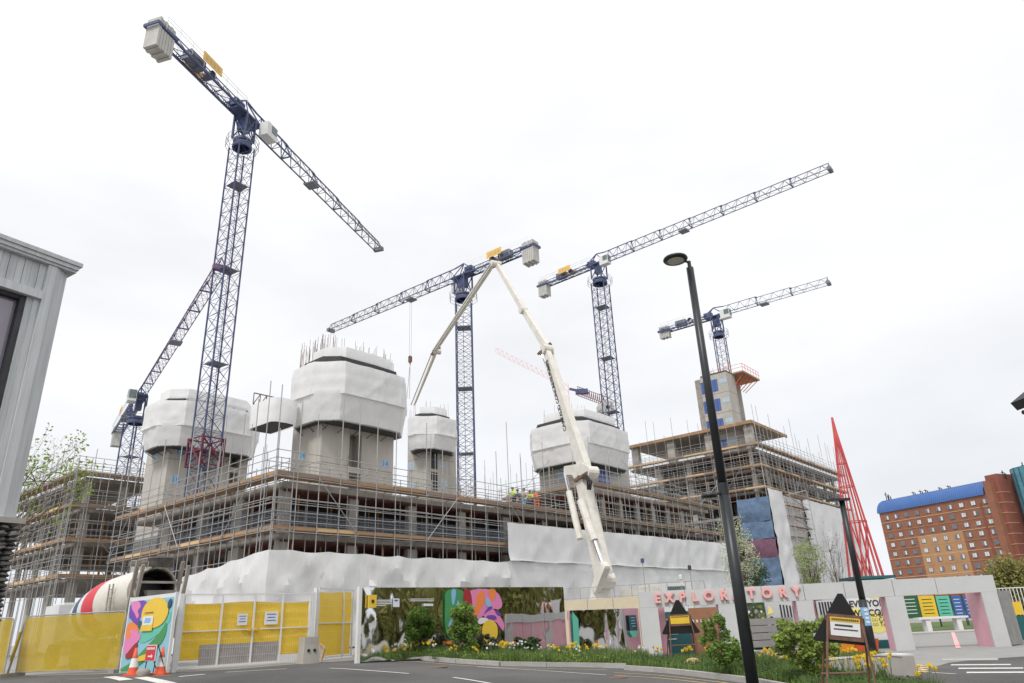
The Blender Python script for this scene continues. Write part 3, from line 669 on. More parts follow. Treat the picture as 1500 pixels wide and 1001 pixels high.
def crane(label, u, v, z, zbase, jl, cl, ang, mm, w=1.9, rot=0, jm='cgrey', t=1.0, trolley=.5, hook=None, cwm=1.0, collar=None, redbase=0, jh=1.7, sign=True, tipdrop=0, group='blue tower cranes'):
    p = P(u, v); R = thing('tower_crane', label, 'crane', (p.x, p.y, zbase), group)
    T = Matrix.Translation((p.x, p.y, 0)); Rz = T @ Matrix.Rotation(rot, 4, 'Z'); J = T @ Matrix.Translation((0, 0, z)) @ Matrix.Rotation(ang, 4, 'Z')
    h = 4.4; top = z - 3.7; n = max(1, round((top - zbase) / h)); h = (top - zbase) / n; me = mast_mesh(w, h, mm); mr = mast_mesh(w, h, 'cred') if redbase else None
    pm = MB(); pm.box((0, 0, .05), (w * .86, w * .86, .05)); pme = pm.mesh('rest_platform', 'cgrey')
    for k in range(n):
        piece('mast_section', mr if k < redbase else me, R, Rz @ Matrix.Translation((0, 0, zbase + k * h)))
        if k % 2 == 1: piece('rest_platform', pme, R, Rz @ Matrix.Translation((0, 0, zbase + k * h + .1)))
    # slewing ring, tower top
    def put(name, mb, m, X=J, par=R):
        return piece(name, mb.mesh(name, m), par, X)
    S = Rz @ Matrix.Translation((0, 0, z))
    b = MB(); b.lathe([(-3.75, w * .45), (-3.75, w * .56), (-3.4, w * .56), (-3.35, w * .48), (-3.1, w * .48), (-3.05, w * .54), (-2.8, w * .54), (-2.75, .1)], (0, 0, 0), Z3, 14); put('slewing_ring', b, 'cblue', S)
    b = MB()
    for i in range(10):
        a = 2 * PI * i / 10; q = V((math.cos(a), math.sin(a), 0)) * w * .92; r_ = V((math.cos(a + .63), math.sin(a + .63), 0)) * w * .92
        for zz in (-3.7, -3.2, -2.7): b.bar(q + Z3 * zz, r_ + Z3 * zz, .025, 3)
        b.bar(q + Z3 * -3.8, q + Z3 * -2.7, .025, 3)
    put('ring_handrail', b, 'cgrey', S)
    b = MB(); a = w * .42
    for x in (-a, a):
        for y in (-a, a): b.bar((x, y, -2.8), (x, y, .1), .12)
    for x in (-a, a): b.bar((x, -a, -2.7), (x, a, 0), .07); b.bar((-a, x, -2.7), (a, x, 0), .07); b.bar((a, x, -2.7), (-a, x, 0), .07)
    b.box((-.1, 0, -1.1), (1.0, .8, 1.3)); put('tower_top', b, 'cblue')
    b = MB(); b.bar((-2.2, -.5, .2), (-.2, 0, jh + .25), .09); b.bar((-2.2, .5, .2), (-.2, 0, jh + .25), .09); b.bar((-.2, 0, jh + .25), (1.5, 0, jh), .1); b.bar((1.5, -.6, 0), (-.2, 0, jh + .2), .07); b.bar((1.5, .6, 0), (-.2, 0, jh + .2), .07)
    b.box((0, 0, -.05), (3.6, 1.5, .18)); b.box((-1.3, .1, .55), (1.3, .9, .8)); put('apex_frame', b, mm)
    # jib
    ns = max(2, round((jl - 1.5) / 5)); L = (jl - 1.5) / ns
    cache = {}
    for k in range(ns):
        mk = mm if k < max(1, int(ns * .18)) else jm
        if mk not in cache: cache[mk] = jib_mesh(L, 1.15, jh, mk, 3, t)
        f = 1 - .38 * (k / ns); f2 = 1
        piece('jib_section', cache[mk], R, J @ Matrix.Translation((1.5 + k * L, 0, 0)) @ Matrix.Diagonal((1, f2, f, 1)))
        if k: 
            b = MB(); b.box((0, 0, jh * f), (.35, .22, .2)); b.bar((0, 0, jh * f), (0, .58, 0), .06); b.bar((0, 0, jh * f), (0, -.58, 0), .06); b.bar((0, -.62, 0), (0, .62, 0), .09); put('pin_joint', b, 'cblue', J @ Matrix.Translation((1.5 + k * L, 0, 0)))
    b = MB(); b.box((.1, 0, .1), (.5, 1.3, .5)); b.bar((0, -.5, .2), (.1, 0, 1.2), .05); b.bar((0, .5, .2), (.1, 0, 1.2), .05); put('jib_tip', b, jm, J @ Matrix.Translation((jl, 0, 0)))
    # cab
    b = MB(); b.box((2.1, -1.2, -.6), (1.6, 1.0, 1.55)); cab = put('cab', b, 'cabw')
    b = MB(); b.box((2.92, -1.2, -.45), (.06, .85, 1.1)); b.box((2.4, -1.72, -.35), (.8, .05, .8)); w_ = D.objects.new('cab_window', b.mesh('cab_window', 'glass')); COL.objects.link(w_); w_.parent = cab
    # counter jib
    b = MB(); n2 = max(3, int(cl / 1.6))
    for y in (-.62, .62):
        b.bar((-1, y, -.12), (-cl, y, -.12), .13); b.bar((-1, y, .4), (-cl, y, .4), .05)
        for k in range(n2): x0, x1 = -1 - (cl - 1) * k / n2, -1 - (cl - 1) * (k + 1) / n2; b.bar((x0, y, -.1), (x1, y, .4), .04, 3); b.bar((x1, y, -.1), (x1, y, .4), .04, 3)
    for k in range(n2 + 1): x = -1 - (cl - 1) * k / n2; b.bar((x, -.6, -.1), (x, .6, -.1), .06); 
    for k in range(n2): x0, x1 = -1 - (cl - 1) * k / n2, -1 - (cl - 1) * (k + 1) / n2; b.bar((x0, -.6, -.1), (x1, .6, -.1), .04, 3)
    put('counter_jib', b, mm)
    b = MB()
    for y in (-.85, .85):
        for hh in (.9, 1.3): b.bar((-1, y, hh), (-cl + .3, y, hh), .02, 3)
        for k in range(n2 + 1): x = -1 - (cl - 1.3) * k / n2; b.bar((x, y, -.1), (x, y, 1.3), .02, 3)
    put('counter_jib_handrail', b, 'cabw')
    b = MB(); b.box((-cl * .62, 0, .55), (1.9, .95, .95)); b.lathe([(-.45, .4), (.45, .4)], (-cl * .45, 0, .6), Y3, 12); put('winch', b, 'cgrey')
    for i in range(6):
        b = MB(); c = -cl + 1.35 - i * .30; hh = 3.0 * cwm; b.box((c, 0, -hh / 2 + .75 + .1 * (i % 2)), (.26, 1.35 * cwm, hh)); put('counterweight_slab', b, 'cweight')
    b = MB(); b.box((-cl + .6, .72 * cwm + .02, .05), (2.3, .08, .3)); b.box((-cl + .6, -.72 * cwm - .02, .05), (2.3, .08, .3)); b.box((-cl - .5, 0, .05), (.1, 1.4 * cwm, .3)); put('counterweight_frame', b, mm)
    if sign:
        b = MB(); b.box((-cl * .52, 1.0, .95), (2.5, .05, .95)); sgs = {1.03: put('sign_board', b, 'cyel')}
        b = MB(); b.box((-cl * .52, -1.0, .95), (2.5, .05, .95)); sgs[-1.03] = put('sign_board', b, 'cyel')
        for k in range(4):
            for y in (1.03, -1.03): b = MB(); b.box((-cl * .52 - .8 + k * .52, y, .95), (.3, .03, .45)); w_ = D.objects.new('sign_letter', b.mesh('sign_letter', 'ply')); COL.objects.link(w_); w_.parent = sgs[y]
    # trolley and rope
    x = jl * trolley
    b = MB(); b.box((x, 0, -.3), (1.3, 1.3, .18)); b.bar((x - .5, .6, -.35), (x - .5, .6, .05), .06); b.bar((x + .5, -.6, -.35), (x + .5, -.6, .05), .06); put('trolley', b, 'cgrey')
    if hook:
        b = MB()
        for y in (-.18, .18): b.bar((x, y, -.4), (x, y, -hook), .018, 3)
        put('hoist_rope', b, 'dark')
        b = MB(); b.box((x, 0, -hook - .25), (.5, .3, .8)); b.lathe([(-.12, .3), (.12, .3)], (x, 0, -hook + .05), Y3, 10); b.bar((x, 0, -hook - .6), (x, 0, -hook - 1.0), .09); put('hook_block', b, 'rust')
        b = MB()
        for y in (-.25, .25): b.bar((x, 0, -hook - 1.0), (x + .3, y, -hook - 6), .03, 3)
        put('chain_sling', b, 'rust')
    if collar:
        b = MB(); a = w * .6
        for zz in (-1.1, 0, 1.1):
            for s in (-a, a): b.box((s, 0, zz), (.09, 2 * a, .09)); b.box((0, s, zz), (2 * a, .09, .09))
        for x in (-a, a):
            for y in (-a, a): b.box((x, y, 0), (.15, .15, 2.4))
        for s in (-a, a): b.bar((s, -a, -1.1), (s, a, 1.1), .09); b.bar((-a, s, 1.1), (a, s, -1.1), .07); b.bar((-a, s, -1.1), (a, s, 1.1), .07)
        piece('climbing_collar', b.mesh('climbing_collar', 'cred'), R, Rz @ Matrix.Translation((0, 0, collar)))
    return R
def jibang(u, v, z, tip):
    p = P(u, v); q = atZ(*tip, z); return math.atan2(q.y - p.y, q.x - p.x), math.hypot(q.x - p.x, q.y - p.y)
def pz(u, v, x, y): return zat(x, y, P(u, v))
z = pz(4.3, 18, 357, 172); a, L = jibang(4.3, 18, z, (554, 366))
crane('tallest blue crane with a red collar round its mast foot', 4.3, 18, z, gz(*P(4.3, 18)[:2]), L, 12, a, 'cblue', 1.65, GA + .1, trolley=.42, collar=pz(4.3, 18, 305, 664), t=1.25)
z = pz(41, 24, 680, 405); a, L = jibang(41, 24, z, (485, 485))
crane('blue crane with a mast seen edge on behind the pump boom', 41, 24, z, 0, L, 12.3, a, 'cblue', 2.1, GA + rad(40), trolley=.36, hook=9.5, t=1.1, redbase=4)
z = pz(67, 18, 868, 388); a, L = jibang(67, 18, z, (1215, 250))
crane('blue crane with the longest jib beyond the raised storey', 67, 18, z, 0, L, 12, a, 'cblue', 2.2, GA + .15, trolley=.42, t=1.1, cwm=.95)
z = pz(83, 6, 1054, 463); a, L = jibang(83, 6, z, (1213, 416))
crane('small crane with a red mast standing on the bare concrete core', 83, 6, z, ZC - 6, L, 10, a, 'cblue', 1.7, GA + .2, trolley=.45, t=.8, cwm=.7, jm='cgrey', redbase=2, jh=1.4, sign=False)
z = pz(14.7, 60, 200, 582); a, L = jibang(14.7, 60, z, (322, 395))
crane('low blue crane with its jib passing behind the tallest mast', 14.7, 60, z, .65, L, 21.5, a, 'cblue', 2.0, GA + .3, trolley=.55, t=.75, jm='cmauve', cwm=1.0, jh=1.35)
# far cranes; the first has distance haze put into its colour
def far_crane(label, pa, pb, Y, m, mast=None):
    a, c = atY(*pa, Y), atY(*pb, Y); R = thing('distant_crane', label, 'crane', (c.x, c.y, 0), 'cranes far beyond the site')
    n = 14; b = MB(); h = 2.4
    for k in range(n):
        p, q = a.lerp(c, k / n), a.lerp(c, (k + 1) / n)
        for o_ in (V((0, -.9, 0)), V((0, .9, 0)), V((0, 0, h))): b.bar(p + o_, q + o_, .1, 3)
        b.bar(p + V((0, -.9, 0)), p.lerp(q, .5) + Z3 * h, .09, 3); b.bar(p.lerp(q, .5) + Z3 * h, q + V((0, .9, 0)), .09, 3)
    b.build('jib', m, R)
    if mast:
        b = MB(); t = atY(*mast, Y)
        for dx in (-1, 1):
            for dy in (-1, 1): b.bar((t.x + dx, t.y + dy, 0), (t.x + dx, t.y + dy, t.z), .16, 3)
        k = 0
        while k < t.z: b.bar((t.x - 1, t.y - 1, k), (t.x + 1, t.y - 1, k + 2.5), .08, 3); b.bar((t.x + 1, t.y - 1, k), (t.x - 1, t.y - 1, k + 2.5), .08, 3); k += 2.5
        b.build('mast', m, R)
    return R
far_crane('haze-pale red crane jib far off beside the pump boom', (725, 516), (826, 566), 300, 'cred_hazed', (829, 563))
R = far_crane('small red and blue luffing crane just over a wrapped core', (846, 578), (886, 593), 190, 'cred', (884, 590))
q = atY(852, 574, 190); b = MB(); b.box(q, (3.4, 1.5, 1.3)); b.bar(q + V((-3.4, 0, 1)), q + V((2, 0, -.5)), .4); b.build('machine_deck', 'cblue', R)
q = atY(887, 599, 190); b = MB(); b.lathe([(-1.6, .6), (-1.4, 2.2), (1.4, 2.2), (1.6, .6)], q, V((.3, -1, 0)), 12); b.build('winch_drum', 'cweight', R)

# ================================================================== CONCRETE PUMP
PB = V((4.1, 40.0)); PD = V((-.466, .885)).normalized()
def pp(x, y): return onplane(x, y, PB, PD)
g0 = gz(PB.x, PB.y); PU = thing('concrete_pump', 'cream concrete pump truck with its boom folded over the building', 'pump truck', (PB.x, PB.y, g0))
NP = -V((PD.y, -PD.x, 0))
def arm(name, p, q, w0, w1, d0, d1, m='cream', off=0, par=None):
    p, q = V(p) + NP * off, V(q) + NP * off; t = (q - p).normalized(); s = NP; n = t.cross(s).normalized(); b = MB(); L = (q - p).length
    vs = []
    for f, w, d in ((0, w0 * .8, d0 * .75), (.06, w0, d0), (.94, w1, d1), (1, w1 * .8, d1 * .75)):
        c = p.lerp(q, f); vs += [c + s * w / 2 + n * d / 2, c - s * w / 2 + n * d / 2, c - s * w / 2 - n * d / 2, c + s * w / 2 - n * d / 2]
    fs = [(0, 1, 2, 3), (15, 14, 13, 12)]
    for k in range(3):
        for i in range(4): fs.append((k * 4 + i, (k + 1) * 4 + i, (k + 1) * 4 + (i + 1) % 4, k * 4 + (i + 1) % 4))
    b.add(vs, fs); return b.build(name, m, par or PU)
def knuckle(p, r, w, m='cream'):
    b = MB(); b.lathe([(-w, 0), (-w, r), (w, r), (w, 0)], V(p), NP, 14); return b.build('boom_joint', m, PU)
j0, j1, j2, j3, j4, j5, j6 = pp(886, 850), pp(850, 692), pp(801, 512), pp(766, 455), pp(726, 387), pp(640, 515), pp(608, 594)
a1 = arm('boom_arm', j0, j1, .55, .5, .95, .68)
a2 = arm('boom_arm', j1 + Z3 * -.2 + (pp(868, 690) - j1) * .6, j2, .45, .34, .76, .46, off=.05)
a3 = arm('boom_arm', j2, j3, .34, .3, .5, .42, off=-.1); a4 = arm('boom_arm', j3, j4, .3, .25, .42, .34, off=-.1)
a5 = arm('boom_arm', j4, j5, .3, .28, .42, .40, off=.25); a6 = arm('boom_arm', j5, j6, .24, .16, .34, .18, off=.1)
for q, r, w in ((j0, .45, .4), (j1, .36, .36), (pp(866, 692), .34, .34), (j2, .34, .34), (j3, .27, .25), (j4, .26, .4), (j5, .27, .34)): knuckle(q, r, w)
for q in (j2, j5): b = MB(); t = V(q); b.bar(t + V((-.5, 0, -.3)), t + V((.3, 0, .4)), .14); b.bar(t + V((-.6, .2, -.25)), t + V((0, .2, .35)), .1); b.build('boom_linkage', 'rust', PU)
def ram(p, q, f, r):
    p, q = V(p), V(q); b = MB(); b.bar(p, p.lerp(q, f), r, 10); b.build('ram_cylinder', 'cream', PU); b = MB(); b.bar(p.lerp(q, f), q, r * .5, 8); b.build('ram_rod', 'chrome', PU)
ram(pp(862, 790) + NP * .55, pp(836, 696) + NP * .4, .72, .19); ram(pp(864, 734) + NP * .62, pp(896, 830) + NP * .5, .62, .22); ram(pp(812, 570) - NP * .1, pp(793, 520), .7, .08)
arm('link_arm', pp(899, 826), pp(884, 866), .4, .38, .5, .42, off=.5)
arm('elbow_bracket', pp(832, 690), pp(862, 688), .5, .5, .5, .7, off=.1); arm('rust_plate', pp(848, 706), pp(869, 692), .56, .5, .14, .14, 'rust', off=.12)
for k in range(3): b = MB(); b.tube([pp(866 + 2 * k, 696) + NP * .5, pp(874 + 3 * k, 706) + NP * .6, pp(872 + 2 * k, 718) + NP * .5], [.05] * 3, 5); b.build('hydraulic_hose', 'rubber', PU)
b = MB(); b.tube([q + NP * (-.55) for q in (j0, j1)], [.07, .07], 6); b.tube([q + NP * (-.42) for q in (j1, j2)], [.07, .07], 6); b.tube([q + NP * .42 for q in (j4, j5, j6)], [.06] * 3, 6); b.build('delivery_pipe', 'cream', PU)
t = (j2 - j1).normalized(); sdv = NP; mid = j1.lerp(j2, .6) + NP * .27; nn = t.cross(NP)
lettering('boom_lettering', 'CAMFAUD CONCRETE PUMPS', .4, mid + nn * .18 * 0, t, NP.cross(t), 'm_ink', PU, .004, .012)
# pedestal, deck, cab
b = MB(); b.lathe([(0, .95), (.5, .8), (1.6, .55), (1.9, .6)], (PB.x, PB.y, g0 + 1.3), Z3, 16); b.build('pedestal', 'cream', PU, True)
tx = V((.93, .37, 0)).normalized(); ty = V((-tx.y, tx.x, 0)); AX = (tx, ty, Z3); c0_ = V((PB.x, PB.y, g0))
b = MB(); b.box(c0_ + Z3 * 1.15, (8.4, 2.3, .35), AX); b.box(c0_ - tx * 2.6 + Z3 * 1.75, (2.6, 1.9, .8), AX); b.build('chassis', 'cabw', PU)
b = MB(); b.box(c0_ + tx * 2.3 + Z3 * 2.15, (1.1, 2.2, 1.75), AX); b.build('side_locker', 'cream', PU)
b = MB(); b.box(c0_ + tx * 4.0 + Z3 * 2.1, (1.9, 2.35, 2.2), AX); cb = b.build('cab', 'cabw', PU)
b = MB(); b.box(c0_ + tx * 3.95 - ty * 1.19 + Z3 * 2.6, (1.1, .05, .85), AX); b.box(c0_ + tx * 4.97 + Z3 * 2.6, (.05, 2.0, .9), AX); b.build('cab_window', 'glass', PU)
for k in (-3.2, -2.0, 1.6, 3.9):
    for s in (-1, 1):
        b = MB(); b.lathe([(-.15, 0), (-.15, .5), (.15, .5), (.15, 0)], c0_ + tx * k + ty * s * 1.05 + Z3 * .5, ty, 16); b.build('wheel', 'rubber', PU)

# ================================================================== CONCRETE MIXER
m1, m0 = atY(228, 862, 28.6), atY(124, 908, 33.6); ax_ = (m1 - m0).normalized(); ml = (m1 - m0).length
gm = gz(m0.x, m0.y); MX = thing('concrete_mixer', 'concrete mixer truck with a red banded white drum behind the yellow fence', 'mixer truck', ((m0.x + m1.x) / 2, (m0.y + m1.y) / 2, gm))
pr = [(0, .5), (.08, .85), (.2, 1.0), (.42, 1.12), (.62, 1.05), (.82, .95), (1.0, .78)]
def prof(a, c, n=10):
    out = []
    for i in range(n + 1):
        f = a + (c - a) * i / n
        k = max(j for j in range(len(pr) - 1) if pr[j][0] <= f + 1e-9); g = (f - pr[k][0]) / (pr[k + 1][0] - pr[k][0]); g = g
        out.append((f * ml, pr[k][1] + (pr[k + 1][1] - pr[k][1]) * g))
    return out
for a, c, m in ((0, .2, 'cabw'), (.2, .3, 'm_navy'), (.3, .38, 'cabw'), (.38, .55, 'signr'), (.55, .93, 'cream'), (.93, 1.0, 'slab')):
    b = MB(); b.lathe(prof(a, c), m0, ax_, 32); b.build('drum_band', m, MX, True)
b = MB(); b.lathe([(ml, .78), (ml - .05, .68), (ml - .9, .6), (ml - .9, 0)], m0, ax_, 24); b.build('drum_mouth', 'black', MX)
sx = ax_.cross(Z3).normalized(); mh = m1
b = MB(); b.lathe([(0, .28), (.35, .5), (.4, .47)], mh + ax_ * .2 + Z3 * .7, Z3, 14); b.build('charge_hopper', 'stone', MX)
b = MB(); fx = V((ax_.x, ax_.y, 0)).normalized()
for s in (-.85, .85):
    b.bar(mh + sx * s + fx * .2 + Z3 * 1.0, mh + sx * s + fx * -.5 - Z3 * 2.3, .09); b.bar(mh + sx * s + fx * .75 + Z3 * .8, mh + sx * s + fx * .2 - Z3 * 1.8, .08)
b.bar(mh - sx * .85 + fx * .3 + Z3 * .2, mh + sx * .85 + fx * .3 + Z3 * .2, .06); b.bar(mh - sx * .85 + fx * .1 - Z3 * 1.2, mh + sx * .85 + fx * .1 - Z3 * 1.2, .08)
b.build('rear_frame', 'slab', MX)
b = MB(); c = mh + fx * .55 - Z3 * .5
b.add([c - sx * .55 + Z3 * .4, c + sx * .55 + Z3 * .4, c + sx * .3 - Z3 * .7 + fx * .5, c - sx * .3 - Z3 * .7 + fx * .5, c - sx * .5 + Z3 * .4 - fx * .4, c + sx * .5 + Z3 * .4 - fx * .4], [(0, 1, 2, 3), (0, 3, 4), (1, 5, 2)]); b.build('discharge_chute', 'stone', MX)
b = MB(); pts_ = [mh + (ax_.orthogonal().normalized() * math.cos(2 * PI * i / 20) + ax_.cross(ax_.orthogonal().normalized()) * math.sin(2 * PI * i / 20)) * .78 for i in range(21)]; b.tube(pts_, [.05] * 21, 6); b.build('mouth_ring', 'concrete', MX)
b = MB(); q = m0 + ax_ * ml * .78 - sx * -1.05
for s in (-.2, .2): b.bar(q + fx * s - Z3 * 1.6, q + fx * s + Z3 * .45, .03)
for k in range(6): b.bar(q - fx * .2 + Z3 * (-1.4 + k * .33), q + fx * .2 + Z3 * (-1.4 + k * .33), .022)
b.build('ladder', 'slab', MX)
cc = V(((m0.x + m1.x) / 2, (m0.y + m1.y) / 2, gm)); AXM = (fx, V((-fx.y, fx.x, 0)), Z3)
b = MB(); b.box(cc + Z3 * .95 - fx * .8, (8.2, 1.0, .3), AXM); b.build('chassis', 'dark', MX)
q = atY(140, 884, 35.5); b = MB(); b.box((q.x - .9, q.y + .3, q.z - 1.05), (2.0, 2.3, 2.0), AXM); b.box((q.x - .9, q.y + .3, q.z - .02), (1.5, 1.8, .14), AXM); b.build('cab', 'cabw', MX)
for k in (-3.8, -.6, .8, 1.9):
    for s in (-1, 1): b = MB(); b.lathe([(-.15, 0), (-.15, .5), (.15, .5), (.15, 0)], cc + fx * k + AXM[1] * s + Z3 * .5, AXM[1], 14); b.build('wheel', 'rubber', MX)

# ================================================================== WORKERS
def worker(label, loc, face, vest, helmet, lean=0.0, arms=.25, trousers='trouser', seed=0):
    r = random.Random(seed); loc = V(loc); R = thing('person', label, 'person', loc, 'site workers')
    Rm = Matrix.Translation(loc) @ Matrix.Rotation(face, 4, 'Z')
    f = lambda x, y, z: V((x, y + lean * max(0, z - .9), z))
    J = dict(pel=f(0, 0, .95), sp=f(0, .02, 1.2), ch=f(0, .02, 1.4), nk=f(0, .03, 1.52), hd=f(0, .06, 1.66), ht=f(0, .06, 1.74))
    E_ = [('pel', 'sp'), ('sp', 'ch'), ('ch', 'nk'), ('nk', 'hd'), ('hd', 'ht')]; rd = dict(pel=.15, sp=.15, ch=.17, nk=.06, hd=.095, ht=.07)
    for s, n in ((-1, 'l'), (1, 'r')):
        J['sh' + n] = f(s * .2, .02, 1.42); J['el' + n] = f(s * .27, arms * .6, 1.16); J['wr' + n] = f(s * .22, arms * 1.5, 1.05 + arms * .3); J['ha' + n] = f(s * .2, arms * 1.5 + .09, 1.04 + arms * .3)
        J['hip' + n] = V((s * .1, 0, .9)); J['kn' + n] = V((s * .13, .05 + s * .06, .5)); J['an' + n] = V((s * .14, s * .08, .09)); J['to' + n] = V((s * .15, s * .08 + .18, .04))
        E_ += [('ch', 'sh' + n), ('sh' + n, 'el' + n), ('el' + n, 'wr' + n), ('wr' + n, 'ha' + n), ('pel', 'hip' + n), ('hip' + n, 'kn' + n), ('kn' + n, 'an' + n), ('an' + n, 'to' + n)]
        for k, q in (('sh', .085), ('el', .06), ('wr', .042), ('ha', .045), ('hip', .11), ('kn', .075), ('an', .055), ('to', .05)): rd[k + n] = q
    def skin(name, keys, m, grow=0):
        ks = [k for k in J if k in keys]; me = D.meshes.new(name)
        me.from_pydata([Rm @ J[k] - loc for k in ks], [(ks.index(a), ks.index(c)) for a, c in E_ if a in ks and c in ks], [])
        me.materials.append(M[m]); o = D.objects.new(name, me); COL.objects.link(o); o.parent = R
        md = o.modifiers.new('skin', 'SKIN'); md.use_smooth_shade = True
        for i, k in enumerate(ks): me.skin_vertices[0].data[i].radius = (rd[k] + grow, rd[k] * .85 + grow)
        me.skin_vertices[0].data[0].use_root = True
        sb = o.modifiers.new('sub', 'SUBSURF'); sb.levels = 1; sb.render_levels = 1; return o
    skin('body', list(J), 'skin')
    skin('jacket', ['sp', 'ch', 'shl', 'shr', 'ell', 'elr', 'wrl', 'wrr'], vest, .022)
    skin('trousers', ['pel', 'hipl', 'hipr', 'knl', 'knr', 'anl', 'anr'], trousers, .02)
    c = Rm @ (J['hd'] + Z3 * .05); b = MB(); b.lathe([(-.02, .15), (.0, .135), (.06, .12), (.11, .07), (.125, 0)], c, Z3, 12); b.build('helmet', helmet, R, True)
    return R
for i, (x, vst, hl, tr, lab, ln, vv) in enumerate(((753, 'hivis', 'm_ink', 'trouser', 'worker in a lime vest at the end of the roof crew', .05, 1.7), (760, 'm_teal', 'm_ink', 'slab', 'worker in a dark jacket between two lime vests', .1, 2.2), (767.5, 'shirtw', 'm_ink', 'm_blue', 'bareheaded worker in a peach shirt and pale blue trousers', .05, 1.6), (778, 'hivis', 'm_ink', 'trouser', 'worker in a lime vest standing beside one in orange', .2, 1.9), (787, 'hiorange', 'm_ink', 'hiorange', 'worker in full orange bending over the roof edge', .4, 1.5))):
    u, _ = onv(x, 735, vv); worker(lab, P(u, vv, ROOF + .28), GA + uni(1, 3), vst, hl, ln, .3, tr, i)
v_, _ = onu(98, 700, 2.2); worker('worker in a lime jacket on the top deck of the open frame', P(2.2, v_ if v_ < 55 else 40, 15.8), 2.2, 'hivis', 'm_white', .1, .3, 'trouser', 9)

# ================================================================== MIRROR HOARDING AND MURALS
def g3(p): return V((p.x, p.y, gz(p.x, p.y)))
hd = (HR - HL); HLEN = hd.length; hd.normalize(); HD3 = V((hd.x, hd.y, 0)); HN = V((hd.y, -hd.x, 0))      # HN faces the road
HT = 3.02
HO = thing('mirror_hoarding', 'polished mirror hoarding with a flower mural behind the planting bed', 'hoarding', (HL.x, HL.y, gz(HL.x, HL.y)))
def mirror_panel(o, d3, n3, w, z0, z1, seed, par, name='mirror_panel', amp=.02):
    b = MB(); nx, nz = 18, 26
    for i in range(nx + 1):
        for k in range(nz + 1):
            x = w * i / nx; z = z0 + (z1 - z0) * k / nz
            e = max(0, math.sin(PI * i / nx)) ** .5 * max(0, math.sin(PI * k / nz)) ** .5
            q = o + d3 * x + n3 * (amp * e * (noise.noise((x * .8 + seed, z * .6, seed * .7)) + .25 * noise.noise((x * 3.2, z * 1.7 + seed, 2)))); b.v.append((q.x, q.y, z))
    b.f = [(i * (nz + 1) + k, (i + 1) * (nz + 1) + k, (i + 1) * (nz + 1) + k + 1, i * (nz + 1) + k + 1) for i in range(nx) for k in range(nz)]
    return b.build(name, 'mirror', par, True)
npn = 8; pw = HLEN / npn
for k in range(npn):
    o = V((HL.x, HL.y, 0)) + HD3 * (k * pw + .006); c = HL + hd * (k + .5) * pw
    mirror_panel(o, HD3, HN, pw - .012, gz(c.x, c.y) + .05, HT, k * 5.3, HO, amp=.022)
b = MB(); b.box(V((HL.x, HL.y, 0)) + HD3 * HLEN / 2 - HN * .07 + Z3 * 1.55, (HLEN, .08, 2.9), (HD3, -HN, Z3)); b.build('backing', 'dark', HO)
b = MB(); b.box(V((HL.x, HL.y, 0)) - HD3 * .1 + Z3 * 1.75, (.12, .16, 2.6), (HD3, -HN, Z3)); b.build('end_post', 'whitep', HO)
def hpl(x, y, lift=0.0):
    p = onplane(x, y, HL, hd); return p + HN * lift
def flat(poly, lift, m, par, name, S=None):
    b = MB(); n = len(poly); vs = [hpl(*(S(*q) if S else q), lift) for q in poly]; vs2 = [q + HN * .004 for q in vs]
    b.add(vs + vs2, [tuple(range(n)), tuple(range(2 * n - 1, n - 1, -1))] + [(i, (i + 1) % n, n + (i + 1) % n, n + i) for i in range(n)])
    return b.build(name, m, par)
def smoothp(poly, it=2):
    for _ in range(it):
        poly = [q for a, c in zip(poly, poly[1:] + poly[:1]) for q in ((a[0] * .75 + c[0] * .25, a[1] * .75 + c[1] * .25), (a[0] * .25 + c[0] * .75, a[1] * .25 + c[1] * .75))]
    return poly
S4 = lambda x, y: (640 + x / 7.143, 845 + y / 7.143)
MU = thing('flower_mural', 'painted green, orange and pink flower mural on the mirror hoarding', 'mural', tuple(hpl(690, 940, .1)))
ell = lambda cx, cy, rx, ry, n=28: [(cx + rx * math.cos(2 * PI * i / n), cy + ry * math.sin(2 * PI * i / n)) for i in range(n)]
